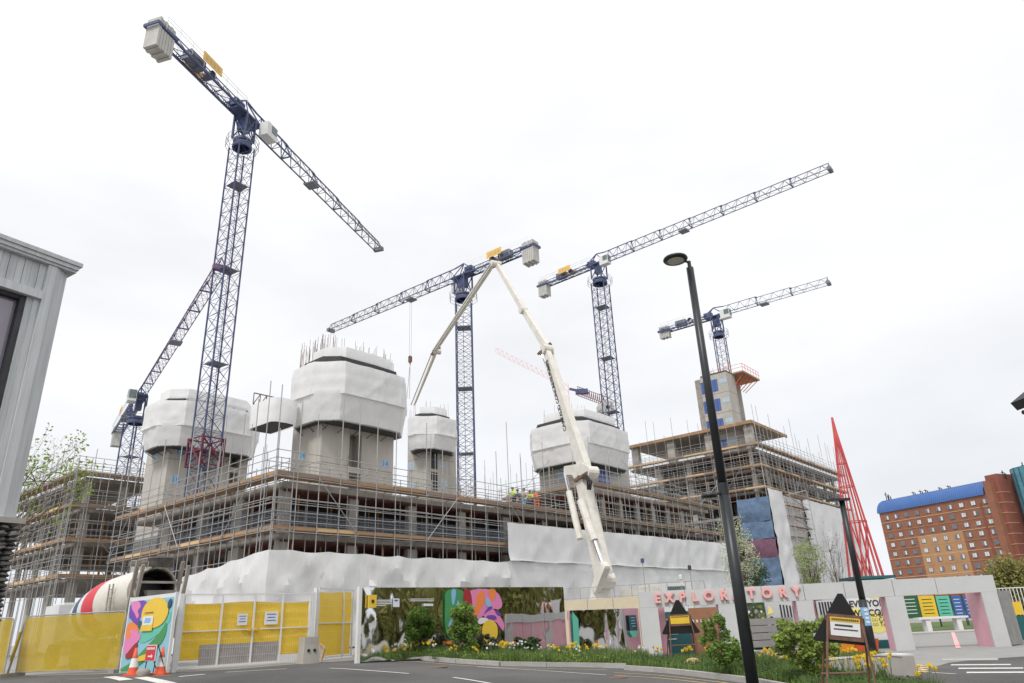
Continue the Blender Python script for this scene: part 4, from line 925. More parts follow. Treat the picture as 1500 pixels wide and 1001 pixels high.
for i, (m, poly) in enumerate((
    ('m_green', smoothp([(72, 128), (278, 128), (300, 300), (300, 390), (235, 400), (120, 500), (120, 590), (170, 650), (110, 650), (68, 520), (72, 300)])),
    ('m_blue', smoothp([(138, 130), (196, 130), (172, 290), (150, 300), (140, 240)])),
    ('m_blue', smoothp([(208, 225), (236, 350), (150, 470), (112, 550), (100, 520), (150, 400), (190, 320)])),
    ('m_pink', smoothp([(325, 130), (612, 130), (682, 290), (640, 350), (560, 330), (450, 430), (380, 468), (300, 330), (330, 220)])),
    ('m_orange', smoothp([(400, 180), (480, 132), (492, 260), (440, 350), (400, 440), (360, 400), (390, 300)])),
    ('m_orange', smoothp([(520, 132), (610, 132), (595, 230), (560, 260), (530, 200)])),
    ('m_red', smoothp([(272, 130), (335, 130), (362, 310), (335, 335), (300, 260), (258, 280), (262, 190)])),
    ('m_red', smoothp([(292, 335), (350, 390), (372, 440), (300, 405)])),
    ('m_orange', smoothp([(248, 360), (262, 405), (190, 510), (195, 600), (130, 628), (106, 565), (150, 500)])),
    ('m_cyan', smoothp([(488, 230), (520, 215), (560, 320), (500, 320)])),
    ('m_pink', smoothp([(455, 410), (545, 300), (690, 470), (680, 580), (640, 520), (600, 470), (520, 450)])),
    ('m_purple', smoothp([(540, 303), (575, 330), (500, 375), (470, 400), (500, 345)], 1)), ('m_purple', smoothp([(585, 345), (660, 390), (640, 420), (600, 390)], 1)), ('m_purple', smoothp([(500, 405), (585, 400), (615, 440), (560, 460), (500, 435)], 1)),
    ('m_white', smoothp([(400, 470), (440, 425), (505, 435), (530, 455), (470, 490), (420, 500)])),
    ('m_yellow', ell(535, 572, 83, 122)), ('m_orange', smoothp([(80, 672), (140, 672), (155, 706), (85, 710)])),
)): flat(poly, .07 + .003 * i, m, MU, 'mural_shape', S4)
b = MB(); S3_ = lambda x, y: (510 + x / 7.416, 845 + y / 7.416)
flat([(478, 238), (545, 238), (545, 330), (478, 330)], .07, 'm_white', HO, 'paper_notice', S3_); flat([(490, 250), (530, 252), (525, 268), (492, 270)], .076, 'm_royal', HO, 'notice_print', S3_)
for k in range(4): flat([(272 + 20 * (k % 2), 252 + 19 * k), (465 - 70 * (k == 3), 252 + 19 * k), (465 - 70 * (k == 3), 260 + 19 * k), (272 + 20 * (k % 2), 260 + 19 * k)], .07, 'm_white', HO, 'text_line', S3_)
for k in range(2): flat([(665, 240 + 19 * k), (920, 240 + 19 * k), (920, 247 + 19 * k), (665, 247 + 19 * k)], .07, 'm_white', HO, 'text_line', S3_)
flat([(808, 292), (915, 296), (912, 318), (808, 320)], .07, 'm_white', HO, 'text_line', S3_)
# second mirror, leading from the site corner to the portal
Q0, Q1 = V((1.80, 30.0)), V((4.86, 32.45)); qd = (Q1 - Q0); QL = qd.length; qd.normalize(); QD3 = V((qd.x, qd.y, 0)); QN = V((qd.y, -qd.x, 0))
if QN.dot(V((0, -1, 0))) < 0: QN = -QN
HO2 = thing('mirror_screen', 'crinkled low mirror screen between the hoarding and the portal', 'hoarding', (Q0.x, Q0.y, gz(Q0.x, Q0.y)))
for k in range(3): mirror_panel(V((Q0.x, Q0.y, 0)) + QD3 * (QL * k / 3 + .005), QD3, QN, QL / 3 - .01, .1, 2.02, 40 + k * 7, HO2, amp=.05)
b = MB(); b.box(V((Q0.x, Q0.y, 1.05)) + QD3 * QL / 2 - QN * .09, (QL, .06, 1.9), (QD3, QN, Z3)); b.build('backing', 'pink', HO2)  # pink back added to make the hoarding's reflection resemble the portal
for k in range(4): b = MB(); b.box(V((Q0.x, Q0.y, 1.05)) + QD3 * QL * (k + .15) / 3.3 - QN * .14, (.16, .04, 1.95), (QD3, QN, Z3)); b.build('added_rear_post', 'panel', HO2)  # pale posts and band added for the same reflection
b = MB(); b.box(V((Q0.x, Q0.y, 1.85)) + QD3 * QL / 2 - QN * .17, (QL, .02, .36), (QD3, QN, Z3)); b.build('added_rear_band', 'panel', HO2)
b = MB(); b.plate([(.02, .35), (.3, .3), (.34, 1.7), (.05, 1.98)], V((Q0.x, Q0.y, 0)) + QN * .09, QD3, Z3, QN, .01); b.build('mint_banner', 'm_mint', HO2)
q = V((Q0.x, Q0.y, 0)) + QD3 * QL * .88 + QN * .1
b = MB(); b.box(q + Z3 * 1.45, (.42, .03, .6), (QD3, QN, Z3)); b.build('notice_board', 'm_teal', HO2)
b = MB(); b.plate([(.24 * math.cos(PI * i / 10 + PI), .24 * math.sin(PI * i / 10 + PI)) for i in range(11)], q + Z3 * 1.13, QD3, Z3, QN, .02); b.build('notice_tab', 'm_mint', HO2)
for k in range(4): b = MB(); b.box(q + QN * .02 + Z3 * (1.65 - k * .11), (.26 - .05 * (k % 2), .01, .03), (QD3, QN, Z3)); b.build('text_line', 'm_cyan', HO2)
# beige barrier with mesh fence on top
a, c = V((1.9, 36.6)), V((5.4, 35.2)); t = (c - a).normalized(); t3 = V((t.x, t.y, 0)); n3 = V((t.y, -t.x, 0)); LB = (c - a).length
BB = thing('site_barrier', 'beige panel barrier topped with a mesh fence below the pump', 'barrier', (a.x, a.y, gz(a.x, a.y)))
for k in range(3): b = MB(); b.box(V((a.x, a.y, 1.3)) + t3 * (LB * (k + .5) / 3), (LB / 3 - .06, .08, 2.5), (t3, -n3, Z3)); b.build('barrier_panel', mat('beige', (.60, .52, .37), .8, var=.06), BB)
b = MB()
for k in range(9): q = V((a.x, a.y, 0)) + t3 * (LB * 1.8 * k / 8) + n3 * -.2; b.bar(q + Z3 * 2.0, q + Z3 * 3.1, .025, 4)
for z in (2.62, 3.1): b.bar(V((a.x, a.y, z)) - n3 * .2, V((a.x, a.y, z)) + t3 * LB * 1.8 - n3 * .2, .02, 4)
for k in range(80): q = V((a.x, a.y, 0)) + t3 * (LB * 1.8 * k / 80) - n3 * .2; b.bar(q + Z3 * 2.6, q + Z3 * 3.1, .004, 3)
b.build('mesh_fence', 'galv', BB)

# ================================================================== GATES AND YELLOW FENCES
def vplane(a, c):
    d = (V((c.x, c.y)) - V((a.x, a.y))); L = d.length; d.normalize(); return V((d.x, d.y, 0)), V((d.y, -d.x, 0)), L
def netfence(label, pa, pb, h, group):
    a, c = G(*pa), G(*pb); d, n, L = vplane(a, c); R = thing('mesh_fence', label, 'fence', tuple(a), group)
    at = lambda x, z, o=0: V((a.x, a.y, 0)) + d * x + n * o + Z3 * (gz(a.x, a.y) + (gz(c.x, c.y) - gz(a.x, a.y)) * x / L + z)
    b = MB(); r = .12; pts = [at(0, .05), at(0, h - r), at(r * .3, h - r * .3), at(r, h), at(L - r, h), at(L - r * .3, h - r * .3), at(L, h - r), at(L, .05)]
    b.tube(pts, [.024] * 8, 6); b.bar(at(0, .12), at(L, .12), .018, 5); b.build('tube_frame', 'galv', R)
    b = MB()
    nx, nz = 40, 24
    for i in range(nx + 1):
        for k in range(nz + 1):
            x, z = .03 + (L - .06) * i / nx, .14 + (h - .18) * k / nz; q = at(x, z, .03 * noise.noise((x * 1.5, z * 1.3, L)) + .012); b.v.append(tuple(q))
    b.f = [(i * (nz + 1) + k, (i + 1) * (nz + 1) + k, (i + 1) * (nz + 1) + k + 1, i * (nz + 1) + k + 1) for i in range(nx) for k in range(nz)]
    b.build('yellow_netting', 'yfence', R, True)
    b = MB()
    for x in (0, L): b.box(at(x, .06), (.6, .22, .12), (n, d, Z3))
    b.build('fence_foot', 'slab', R); return R
netfence('long yellow netted fence panel in front of the concrete mixer', (22, 991), (172, 986), 1.95, 'yellow netted fence panels')
netfence('yellow netted fence panel between the striped prop and the gabion wall', (-110, 998), (4, 993), 1.9, 'yellow netted fence panels')
a = G(14, 991); b = MB(); b.bar(a + V((-.1, 0, .02)), a + V((.2, 0, 2.0)), .04, 6); pr_ = single(b, 'fence_prop', 'galv', 'grey and yellow prop joining the two yellow fence panels', 'prop', tuple(a))
b = MB(); b.bar(a + V((-.03, -.05, .5)), a + V((.12, -.05, 1.45)), .05, 6); b.build('yellow_sleeve', 'yfence', pr_)
# mural board
a, c = G(178, 986), G(243, 987); d, n, L = vplane(a, c); hM = 2.28; MUR = thing('mural_board', 'colourful abstract mural board between yellow fence and gate', 'mural', tuple(a))
ms = lambda x, y: V((a.x, a.y, gz(a.x, a.y))) + d * (x * L) + Z3 * (.05 + y * hM)
def mshape(i, m, poly, name='mural_shape'):
    k = len(poly); vs = [ms(*q) + n * (.035 + .004 * i) for q in poly]; b = MB(); b.add(vs + [q + n * .003 for q in vs], [tuple(range(k)), tuple(range(2 * k - 1, k - 1, -1))] + [(j, (j + 1) % k, k + (j + 1) % k, k + j) for j in range(k)]); return b.build(name, m, MUR)
b = MB(); b.box(ms(.5, .5), (L + .06, .05, hM + .06), (d, -n, Z3)); b.build('board', 'whitep', MUR)
for i, (m, poly) in enumerate((('m_cyan', [(.0, .0), (1, 0), (1, .96), (0, .96)]), ('m_purple', smoothp([(0, .96), (.42, .96), (.40, .8), (.28, .72), (.3, .62), (.2, .62), (.08, .7), (.0, .74)], 1)), ('m_pink', smoothp([(.02, .96), (.2, .96), (.28, .88), (.2, .82), (.26, .75), (.22, .7), (.15, .78), (.05, .86)], 1)),
    ('m_mint', smoothp([(.3, .5), (.9, .7), (.98, .8), (.98, .6), (.6, .4), (.35, .36)])), ('m_green', smoothp([(.0, .04), (.25, .12), (.5, .3), (.8, .5), (.93, .68), (.93, .42), (.7, .25), (.35, .02), (.0, .0)])),
    ('m_orange', smoothp([(0, .64), (.12, .68), (.28, .6), (.33, .5), (.2, .4), (.02, .34)])), ('m_pink', smoothp([(.0, .3), (.02, .48), (.14, .58), (.32, .52), (.40, .44), (.2, .32), (.06, .2)])), ('m_orange', smoothp([(.04, .54), (.16, .52), (.12, .44), (.03, .44)])),
    ('m_red', smoothp([(.06, .2), (.3, .4), (.34, .36), (.28, .2), (.12, .16)])), ('m_yellow', ell(.63, .77, .30, .205)), ('m_navy', smoothp([(.9, .92), (.98, .95), (.98, .84), (.9, .8)])), ('m_teal', smoothp([(.28, .68), (.36, .68), (.38, .58), (.28, .58)])),
    ('m_yellow', smoothp([(.3, .12), (.7, .16), (.66, .24), (.4, .2)])), ('m_yellow', [(.37, .53), (.63, .53), (.63, .61), (.37, .61)]), ('m_white', [(.39, .61), (.63, .61), (.63, .73), (.39, .73)]), ('m_blue', [(.43, .64), (.57, .64), (.58, .70), (.46, .71)]), ('m_ink', [(.42, .77), (.62, .775), (.62, .785), (.42, .78)]))): mshape(i, m, poly)
for s in (-.02, 1.02): b = MB(); b.box(ms(s, .5), (.07, .09, hM + .1), (d, -n, Z3)); b.build('post', 'whitep', MUR)
# pedestrian sign and cones
pc = G(217, 990); PS = thing('direction_sign', 'red pedestrian sign with a white arrow before the mural board', 'sign', tuple(pc))
sx_ = d; b = MB(); b.box(pc + Z3 * .62, (.62, .03, .45), (d, -n, Z3)); b.build('sign_border', 'm_white', PS); b = MB(); b.box(pc + Z3 * .62 + n * .018, (.58, .02, .41), (d, -n, Z3)); b.build('sign_plate', 'signr', PS)
lettering('sign_text', 'PEDESTRIANS', .085, pc + Z3 * .74 + n * .032, d, Z3, 'm_white', PS, .002, .003)
b = MB(); b.plate([(-.16, -.02), (.05, -.02), (.05, -.055), (.15, 0), (.05, .055), (.05, .02), (-.16, .02)], pc + Z3 * .53 + n * .03 + d * .04, d, Z3, n, .004); b.build('arrow', 'm_white', PS)
for s in (-.28, .28): b = MB(); b.bar(pc + d * s, pc + d * s * .95 + Z3 * .85 - n * .05, .015, 5); b.bar(pc + d * s - n * .4, pc + d * s * .95 + Z3 * .85 - n * .05, .015, 5); b.build('sign_leg', 'dark', PS)
def cone(label, px, h=.78):
    q = G(*px); R = thing('traffic_cone', label, 'cone', tuple(q), 'traffic cones by the mural board')
    for z0, z1, m, nm in ((.04, .3, 'cone', 'cone_base_band'), (.3, .62, 'm_white', 'reflective_band'), (.62, 1, 'cone', 'cone_tip')):
        r = lambda z: .17 - .14 * z
        b = MB(); b.lathe([(z0 * h, r(z0)), (z1 * h, r(z1))] + ([(z1 * h, 0)] if z1 == 1 else []), q, Z3, 16); b.build(nm, m, R, True)
    b = MB(); b.box(q + Z3 * .025, (.42, .42, .05)); b.build('foot', 'cone', R)
cone('orange traffic cone beside the striped fence end of the mural', (194, 990)); cone('orange traffic cone beside the white gate post', (234, 989))
b = MB(); q = G(209, 991); b.lathe([(0, .16), (.12, .2), (.2, .15), (.22, 0)], q, Z3, 12); single(b, 'sandbag', 'slab', 'grey sandbag under the red pedestrian sign', 'sandbag', tuple(q), smooth=True)
def weldgate(label, pa, pb, h, bars, sheeth=(0.25, .9), dip=0, posts=True):
    a, c = G(*pa), G(*pb); d, n, L = vplane(a, c); R = thing('mesh_gate', label, 'gate', tuple(a), 'yellow sheeted site gates')
    ga, gc = gz(a.x, a.y), gz(c.x, c.y); at = lambda x, z, o=0: V((a.x, a.y, 0)) + d * x + n * o + Z3 * (ga + (gc - ga) * x / L + z)
    b = MB()
    for x in bars: b.box(at(x * L, h / 2 + .06), (.055, .05, h), (d, -n, Z3))
    for z in (.1, h * .52, h + .04): b.bar(at(0, z), at(L, z), .028, 4)
    b.build('gate_frame', 'whitep', R)
    b = MB(); k = 0
    while k < L: b.bar(at(k, .1, -.01), at(k, h, -.01), .0028, 3); k += .075
    for j in range(9): b.bar(at(0, .1 + j * (h - .1) / 8, -.01), at(L, .1 + j * (h - .1) / 8, -.01), .003, 3)
    b.build('wire_mesh', 'whitep', R)
    nx = max(6, int(L / .09)); nz = 14; b = MB()
    for i in range(nx + 1):
        for k in range(nz + 1):
            x = .04 + (L - .08) * i / nx; z = h * sheeth[0] + h * (sheeth[1] - sheeth[0] - .012 * math.sin(x * 2.2)) * k / nz; b.v.append(tuple(at(x, z, -.06 + .03 * noise.noise((x * 2, z * 2, L)) + .012 * math.sin(z * 16))))
    b.f = [(i * (nz + 1) + k, (i + 1) * (nz + 1) + k, (i + 1) * (nz + 1) + k + 1, i * (nz + 1) + k + 1) for i in range(nx) for k in range(nz)]
    b.build('yellow_sheet', 'ygate', R, True)
    return R, at, d, n, L
g1, at, d, n, L = weldgate('wide double gate with yellow sheeting and two paper signs', (258, 985), (450, 971), 2.28, [0, .28, .53, .76, 1], (.14, .9))
for x, z, w, h, m in ((.44, 1.5, .34, .36, 'm_white'), (.67, 1.52, .48, .42, 'm_white')):
    b = MB(); b.box(at(x * L, z, .03), (w, .02, h), (d, -n, Z3)); b.build('paper_sign', m, g1)
    for k in range(3): b = MB(); b.box(at(x * L, z + h * .3 - k * h * .24, .043), (w * (.7 - .15 * (k % 2)), .006, h * .06), (d, -n, Z3)); b.build('print_line', 'm_royal', g1)
b = MB(); b.box(at(L * .50, 1.2, .05), (.14, .08, .12), (d, -n, Z3)); b.box(at(L * .56, 1.2, .05), (.14, .08, .12), (d, -n, Z3)); b.build('latch', 'cyel', g1)
b = MB(); b.box(at(L * .45, .45, -.035), (L * .6, .02, .62), (d, -n, Z3)); b.build('kick_panel', 'kick', g1)
for s in (0, 1): b = MB(); b.box(at(L * s + (.1 if s else -.1), 1.15), (.12, .12, 2.4), (d, -n, Z3)); b.build('gate_post', 'whitep', g1)
q = at(L * .93, 0, .7); q.z = gz(q.x, q.y)
b = MB(); b.add([q + d * x + n * y + Z3 * z for z, s in ((0, .25), (.6, .22), (.85, .22)) for x, y in ((-s * 1.2, -s), (s * 1.2, -s), (s * 1.2, s), (-s * 1.2, s))], [(0, 3, 2, 1), (8, 9, 10, 11)] + [(k * 4 + i, k * 4 + (i + 1) % 4, k * 4 + 4 + (i + 1) % 4, k * 4 + 4 + i) for k in range(2) for i in range(4)])
CB = single(b, 'concrete_block', 'concrete', 'pale concrete block with lifting holes against the yellow gate', 'block', tuple(q))
for s in (-.11, .11): b = MB(); b.box(q + d * s + n * .235 + Z3 * .42, (.08, .06, .08), (d, -n, Z3)); b.build('lifting_hole', 'black', CB)
b = MB(); b.tube([q + d * .35 + n * .25 + Z3 * .05, q + d * .42 + n * .3 + Z3 * .45, q + d * .3 + n * .28 + Z3 * .6], [.05, .06, .04], 6); b.build('rope', 'ply', CB)
g2, at, d, n, L = weldgate('narrow yellow sheeted gate leaf beside the mirror hoarding', (462, 969), (514, 963.5), 2.5, [0, .72, 1], (.06, .97))
b = MB(); b.box(at(.25, .3, .05), (.5, .04, .42), (d, -n, Z3)); b.build('paper_sign', 'm_white', g2); b = MB(); b.box(at(-.2, 1.3), (.12, .12, 2.5), (d, -n, Z3)); b.build('gate_post', 'whitep', g2)
q = g3(HL) + HN * .1 + HD3 * .35; b = MB(); b.box(q + Z3 * 1.95, (.3, .08, .42), (HD3, -HN, Z3)); bx_ = single(b, 'warning_box', 'm_yellow', 'small yellow box fixed at the hoarding end by the gate', 'sign', tuple(q + Z3 * 1.7)); b = MB(); b.box(q + Z3 * 1.95 + HN * .05, (.1, .02, .1), (HD3, -HN, Z3)); b.build('symbol', 'm_ink', bx_)

# ================================================================== PORTAL
p1, p5 = V((4.85, 31.75)), V((18.9, 30.3)); d2 = (p5 - p1).normalized(); PD3 = V((d2.x, d2.y, 0)); PN = V((d2.y, -d2.x, 0)); LP = (p5 - p1).length; PAX = (PD3, -PN, Z3)
PO = thing('entrance_portal', 'long pale panelled portal with pink lettering and pink-sided legs', 'portal', (p1.x, p1.y, 0))
po = lambda x, y, z: V((p1.x, p1.y, 0)) + PD3 * x + PN * y + Z3 * z
def sx_of(x, y): q = onplane(x, y, p1, d2); return (V((q.x, q.y)) - p1).dot(d2), q.z
seams = [0] + [sx_of(x, 870)[0] for x in (1003, 1062, 1116, 1178, 1238, 1310, 1374)] + [sx_of(1456, 850)[0]]
for k, (a, c) in enumerate(zip(seams, seams[1:])):
    b = MB(); b.box(po((a + c) / 2, -.25 - .004 * (k % 2), 2.335), (c - a - .022, .55, .63), PAX); b.build('beam_panel', 'panel', PO)
def leg(xa, xb, pinkl=0, pinkr=0, y=968):
    a, c = sx_of(xa, y)[0], sx_of(xb, y)[0]
    b = MB(); b.box(po((a + c) / 2, -.02, 1.0), (c - a, .1, 2.03), PAX); b.build('leg_panel', 'panel', PO)
    b = MB(); b.box(po(a + .03, -.38, 1.0), (.05, .6, 2.03), PAX); b.build('leg_side', 'pink', PO)
    b = MB(); b.box(po(c - .03, -.38, 1.0), (.05, .6, 2.03), PAX); b.build('leg_side', 'pink', PO)
    if pinkr: b = MB(); b.box(po(c + .18, -1.1, 1.0), (.34, .08, 2.03), PAX); b.build('rear_leg', 'pink', PO)
    b = MB(); b.box(po((a + c) / 2, -.72, 1.0), (c - a - .1, .05, 2.0), PAX); b.build('leg_back', 'panel', PO)
leg(944, 972, pinkr=1); leg(1062, 1092, pinkr=1, y=960); leg(1178, 1203, pinkr=1, y=950); leg(1313, 1341, y=951)
a, c = sx_of(1458, 948)[0], sx_of(1482, 948)[0]; b = MB(); b.box(po((a + c) / 2, -.02, 1.0), (c - a, .1, 2.03), PAX); b.build('leg_panel', 'panel', PO)
b = MB(); b.box(po(a + .02, -.7, 1.0), (.05, 1.25, 2.03), PAX); b.build('leg_side', 'pink', PO)
for ch, x in zip('EXPLORATORY', (962.7, 980, 999, 1017.5, 1038, 1060, 1079, 1100.5, 1123.5, 1147, 1166.7)):
    s, _ = sx_of(x, 876); me = textmesh(ch, .5, .045, 'letter', .022); piece('letter', me, PO, axm(po(s, .10, 2.345), (PD3, Z3, PN), (1, 1, 1)))
# things under and behind the portal
def board(name, label, cat, x0, x1, y0, y1, Y, m, th=.08, base=None):
    """upright board facing the road at depth Y, edges measured from the photograph"""
    a, c = atY(x0, (y0 + y1) / 2, Y), atY(x1, (y0 + y1) / 2, Y); xm = (a.x + c.x) / 2; zt = atY((x0 + x1) / 2, y0, Y).z; zb_ = base if base is not None else atY((x0 + x1) / 2, y1, Y).z
    b = MB(); b.box((xm, Y, (zt + zb_) / 2), (c.x - a.x, th, zt - zb_)); o = single(b, name, m, label, cat, (xm, Y, zb_)); return o, xm, c.x - a.x, zb_, zt
o, xm, w, zb_, zt = board('information_board', 'dark teal panel under the portal beside a brown one', 'panel', 972, 1012, 896, 958, 33.4, 'teal', base=.02)
for k in range(5): b = MB(); b.box((xm - w * .2 + .1 * (k % 2), 33.35, zb_ + .7 + k * .2), (w * .3, .01, .035)); b.build('text_line', 'm_white', o)
o, xm, w, zb_, zt = board('brown_board', 'brown timber panel under the portal lettering', 'panel', 1012, 1058, 890, 958, 34.0, 'brown', base=.02)
for k in range(7): b = MB(); b.box((xm - w * .4 + k * w * .13, 33.95, zt - .55), (.07, .012, .12)); b.build('text_line', 'm_white', o)
o, xm, w, zb_, zt = board('photo_panel', 'photo panel of woodland beside the black lamp post', 'panel', 1092, 1122, 884, 925, 34.2, 'leafd', base=.1)
for k in range(60): b = MB(); r_ = uni(.03, .09); b.plate(ell(uni(-.42, .42) * w, uni(.7, 1.9), r_, r_ * 1.3, 7), V((xm, 34.155, 0)), X3, Z3, V((0, -1, 0)), .004 + k * .0002); b.build('print_blot', random.choice(('leaf', 'slab', 'block', 'm_white', 'willow')), o)
o, xm, w, zb_, zt = board('poster_panel', 'pale poster panel with tall black lettering and yellow shapes', 'panel', 1122, 1177, 880, 915, 34.4, 'panel', base=.1)
for k in range(7): b = MB(); b.box((xm - w * .1 + k * w * .085, 34.35, 1.55 - .02 * k), (.07, .012, .75)); b.build('print_letter', 'm_ink', o)
b = MB(); b.plate(ell(-.38 * w, 1.25, .12, .2, 16), V((xm, 34.36, 0)), X3, Z3, V((0, -1, 0)), .01); b.build('print_shape', 'm_ink', o); b = MB(); b.plate(ell(-.38 * w, 1.25, .07, .14, 16), V((xm, 34.35, 0)), X3, Z3, V((0, -1, 0)), .01); b.build('print_shape', 'panel', o)
b = MB(); b.plate([(-.48 * w, 1.5), (-.3 * w, 1.6), (-.4 * w, 1.9)], V((xm, 34.36, 0)), X3, Z3, V((0, -1, 0)), .01); b.build('print_shape', 'm_cyell', o)
for k in range(4): b = MB(); b.box((atY(1135, 940, 33.9).x, 33.9 + .002 * k, .35 + k * .3), (1.9, .05, .27)); b.build('slat', 'paving', o)
o, xm, w, zb_, zt = board('slat_panel', 'panel printed with dark upright letters behind the leaning triangle sign', 'panel', 1198, 1248, 879, 915, 34.4, 'panel', base=.1)
for k in range(10): b = MB(); b.box((xm - w * .42 + k * w * .085, 34.35, 1.6), (.075, .012, .7)); b.build('print_letter', 'm_ink', o)
# welcome board
YW = 33.2; o, xm, w, zb_, zt = board('welcome_board', 'white and yellow board reading EVERYONE WELCOME under the portal', 'sign', 1245, 1310, 872, 938, YW, 'm_white', .1)
nb = V((0, -1, 0)); fr = V((xm, YW - .055, 0))
b = MB(); b.plate([(-.5 * w, zb_ + .45), (-.45 * w, zb_ + 1.35), (0, zb_ + 1.15), (.5 * w, zb_ + .85), (.5 * w, zb_ + .5), (.1 * w, zb_ + .25)], fr, X3, Z3, nb, .004); b.build('print_shape', 'm_cyell', o)
b = MB(); b.plate([(-.05 * w, zt - .02), (.48 * w, zt - .02), (.45 * w, zt - .1), (.1 * w, zt - .14)], fr, X3, Z3, nb, .004); b.build('print_shape', 'm_cyell', o)
lettering('board_text', 'EVERYONE', .36, fr + V((-.02, -.01, zt - .34)), X3, Z3, 'm_ink', o, .004, .008); lettering('board_text', 'WELCOME', .36, fr + V((0, -.01, zt - .72)), X3, Z3, 'm_ink', o, .004, .008)
for k, s in enumerate(('Brent', 'Cross', 'Town')): lettering('board_text', s, .24, fr + V((w * .28, -.012, zb_ + 1.0 - k * .2)), X3, Z3, 'm_ink', o, .003, .002)
for i in range(3):
    for k in range(2): b = MB(); b.plate(ell(w * (.0 + .07 * k), zb_ + .62 + .18 * i, .06, .06, 10), fr, X3, Z3, nb, .012); rr = b.build('logo_ring', 'm_ink', o); b = MB(); b.plate(ell(w * (.0 + .07 * k), zb_ + .62 + .18 * i, .045, .045, 10), fr, X3, Z3, nb, .014); b.build('logo_dot', 'm_cyell', rr)
b = MB(); b.box((xm, YW, zb_ - .16), (w + .05, .3, .3)); b.build('plinth', 'teal', o); 
# kiosk carrying the red lattice spire
KY = 45.0; a, c = atY(1238, 846, KY), atY(1298, 844, KY); zk = a.z; kx = (a.x + c.x) / 2 * 1.03
KI = thing('kiosk', 'low kiosk with a dark green roof edge under the red spire', 'kiosk', (kx, KY, 0)); kw = c.x - a.x
b = MB(); b.box((kx, KY + kw / 2, zk / 2 - .1), (kw - .1, kw - .1, zk - .2)); b.build('wall', 'panel', KI); b = MB(); b.box((kx, KY + kw / 2, zk - .06), (kw, kw, .16)); b.build('roof', 'teal', KI)
tip = atY(1216, 614, KY + kw / 2); SPR = thing('lattice_spire', 'red steel lattice cone rising above the portal', 'sculpture', (kx + .2, KY + kw / 2, zk + .02))
base_c = atY(1269, 845, KY + kw / 2); base_c.z = zk + .03; tip = V((base_c.x, base_c.y, tip.z)); nr = 16
for i in range(nr):
    a_ = 2 * PI * i / nr; q = base_c + V((math.cos(a_), math.sin(a_), 0)) * kw * .40; pole('rod', q, tip - Z3 * .3 + V((math.cos(a_), math.sin(a_), 0)) * .04, .032, 'redsteel', SPR)
for f in (.33, .55, .7): 
    c_ = base_c.lerp(tip, f); r_ = kw * .40 * (1 - f); b = MB(); pts = [c_ + V((math.cos(2 * PI * i / 16), math.sin(2 * PI * i / 16), 0)) * r_ for i in range(17)]; b.tube(pts, [.035] * 17, 5); b.build('ring', 'redsteel', SPR)
for i in range(0, nr, 2): a_ = 2 * PI * i / nr; q = base_c + V((math.cos(a_ + 1.2), math.sin(a_ + 1.2), 0)) * kw * .12; c_ = base_c.lerp(tip, .33) + V((math.cos(a_), math.sin(a_), 0)) * kw * .3; pole('inner_rod', q, c_, .04, 'redsteel', SPR)
b = MB(); b.bar(tip - Z3 * 1.25, tip + Z3 * .1, .155, 10, .07); b.build('tip_cap', 'redsteel', SPR)
for px_, lab in (((640, 978), 'round iron manhole cover in the road by the bed'), ((905, 993), 'square iron drain cover in the road by the island kerb')):
    q = G(*px_); b = MB(); b.lathe([(0, .34), (.012, .34), (.012, .29), (.009, .28), (.012, .27), (.012, 0)], q + Z3 * .004, Z3, 20 if 'round' in lab else 4); single(b, 'drain_cover', 'rust', lab, 'drain cover', tuple(q))
# banners, bench, grass and the wing fence beyond the portal opening
YB = 58.0
for i, (x0, x1, m, lab) in enumerate(((1322, 1347, 'm_dgreen', 'dark green banner beyond the portal'), (1347, 1372, 'm_yellow', 'yellow banner beyond the portal'), (1373, 1394, 'm_mint', 'mint green banner beyond the portal'), (1396, 1411, 'm_royal', 'royal blue banner beside the mint one'), (1413, 1428, 'm_royal', 'narrow blue banner at the end of the banner row'))):
    o, xm, w, zb_, zt = board('banner', lab, 'banner', x0, x1, 873, 906, YB + .3 * i, m, .05)
    for k in range(5): b = MB(); b.box((xm, YB + .3 * i - .03, zt - .25 - k * .25), (w * .6, .01, .05)); b.build('text_line', 'm_white' if i in (0, 3, 4) else 'm_ink', o)
    b = MB()
    for s in (-.5, .5): b.bar((xm + s * w, YB + .3 * i, 0), (xm + s * w, YB + .3 * i, zt + .1), .04, 5)
    b.build('post', 'dark', o)
q = atY(1378, 905, 50); b = MB(); b.box((q.x, 50, q.z), (3.2, .7, .12)); bn = single(b, 'bench', 'whitep', 'long white bench in front of the banners', 'bench', (q.x, 50, gz(q.x, 50)))
for s in (-1.0, 1.0):
    b = MB(); b.box((q.x + s, 50, q.z / 2 - .03), (.3, .55, max(.2, q.z - .06))); b.build('leg', 'whitep', bn)
b = MB(); w0, w1 = atY(1310, 915, 52).x, atY(1440, 905, 52).x; b.add([(w0, 51.5, .03), (w1 + 6, 51.5, .03), (w1 + 22, 75, .03), (w0, 75, .03)], [(0, 1, 2, 3)]); struct(b, 'lawn', 'grass')
b = MB(); b.box(((w0 + w1) / 2 + 2, 47.8, .035), (w1 - w0 + 8, 2.0, .06)); struct(b, 'path', 'kerb')
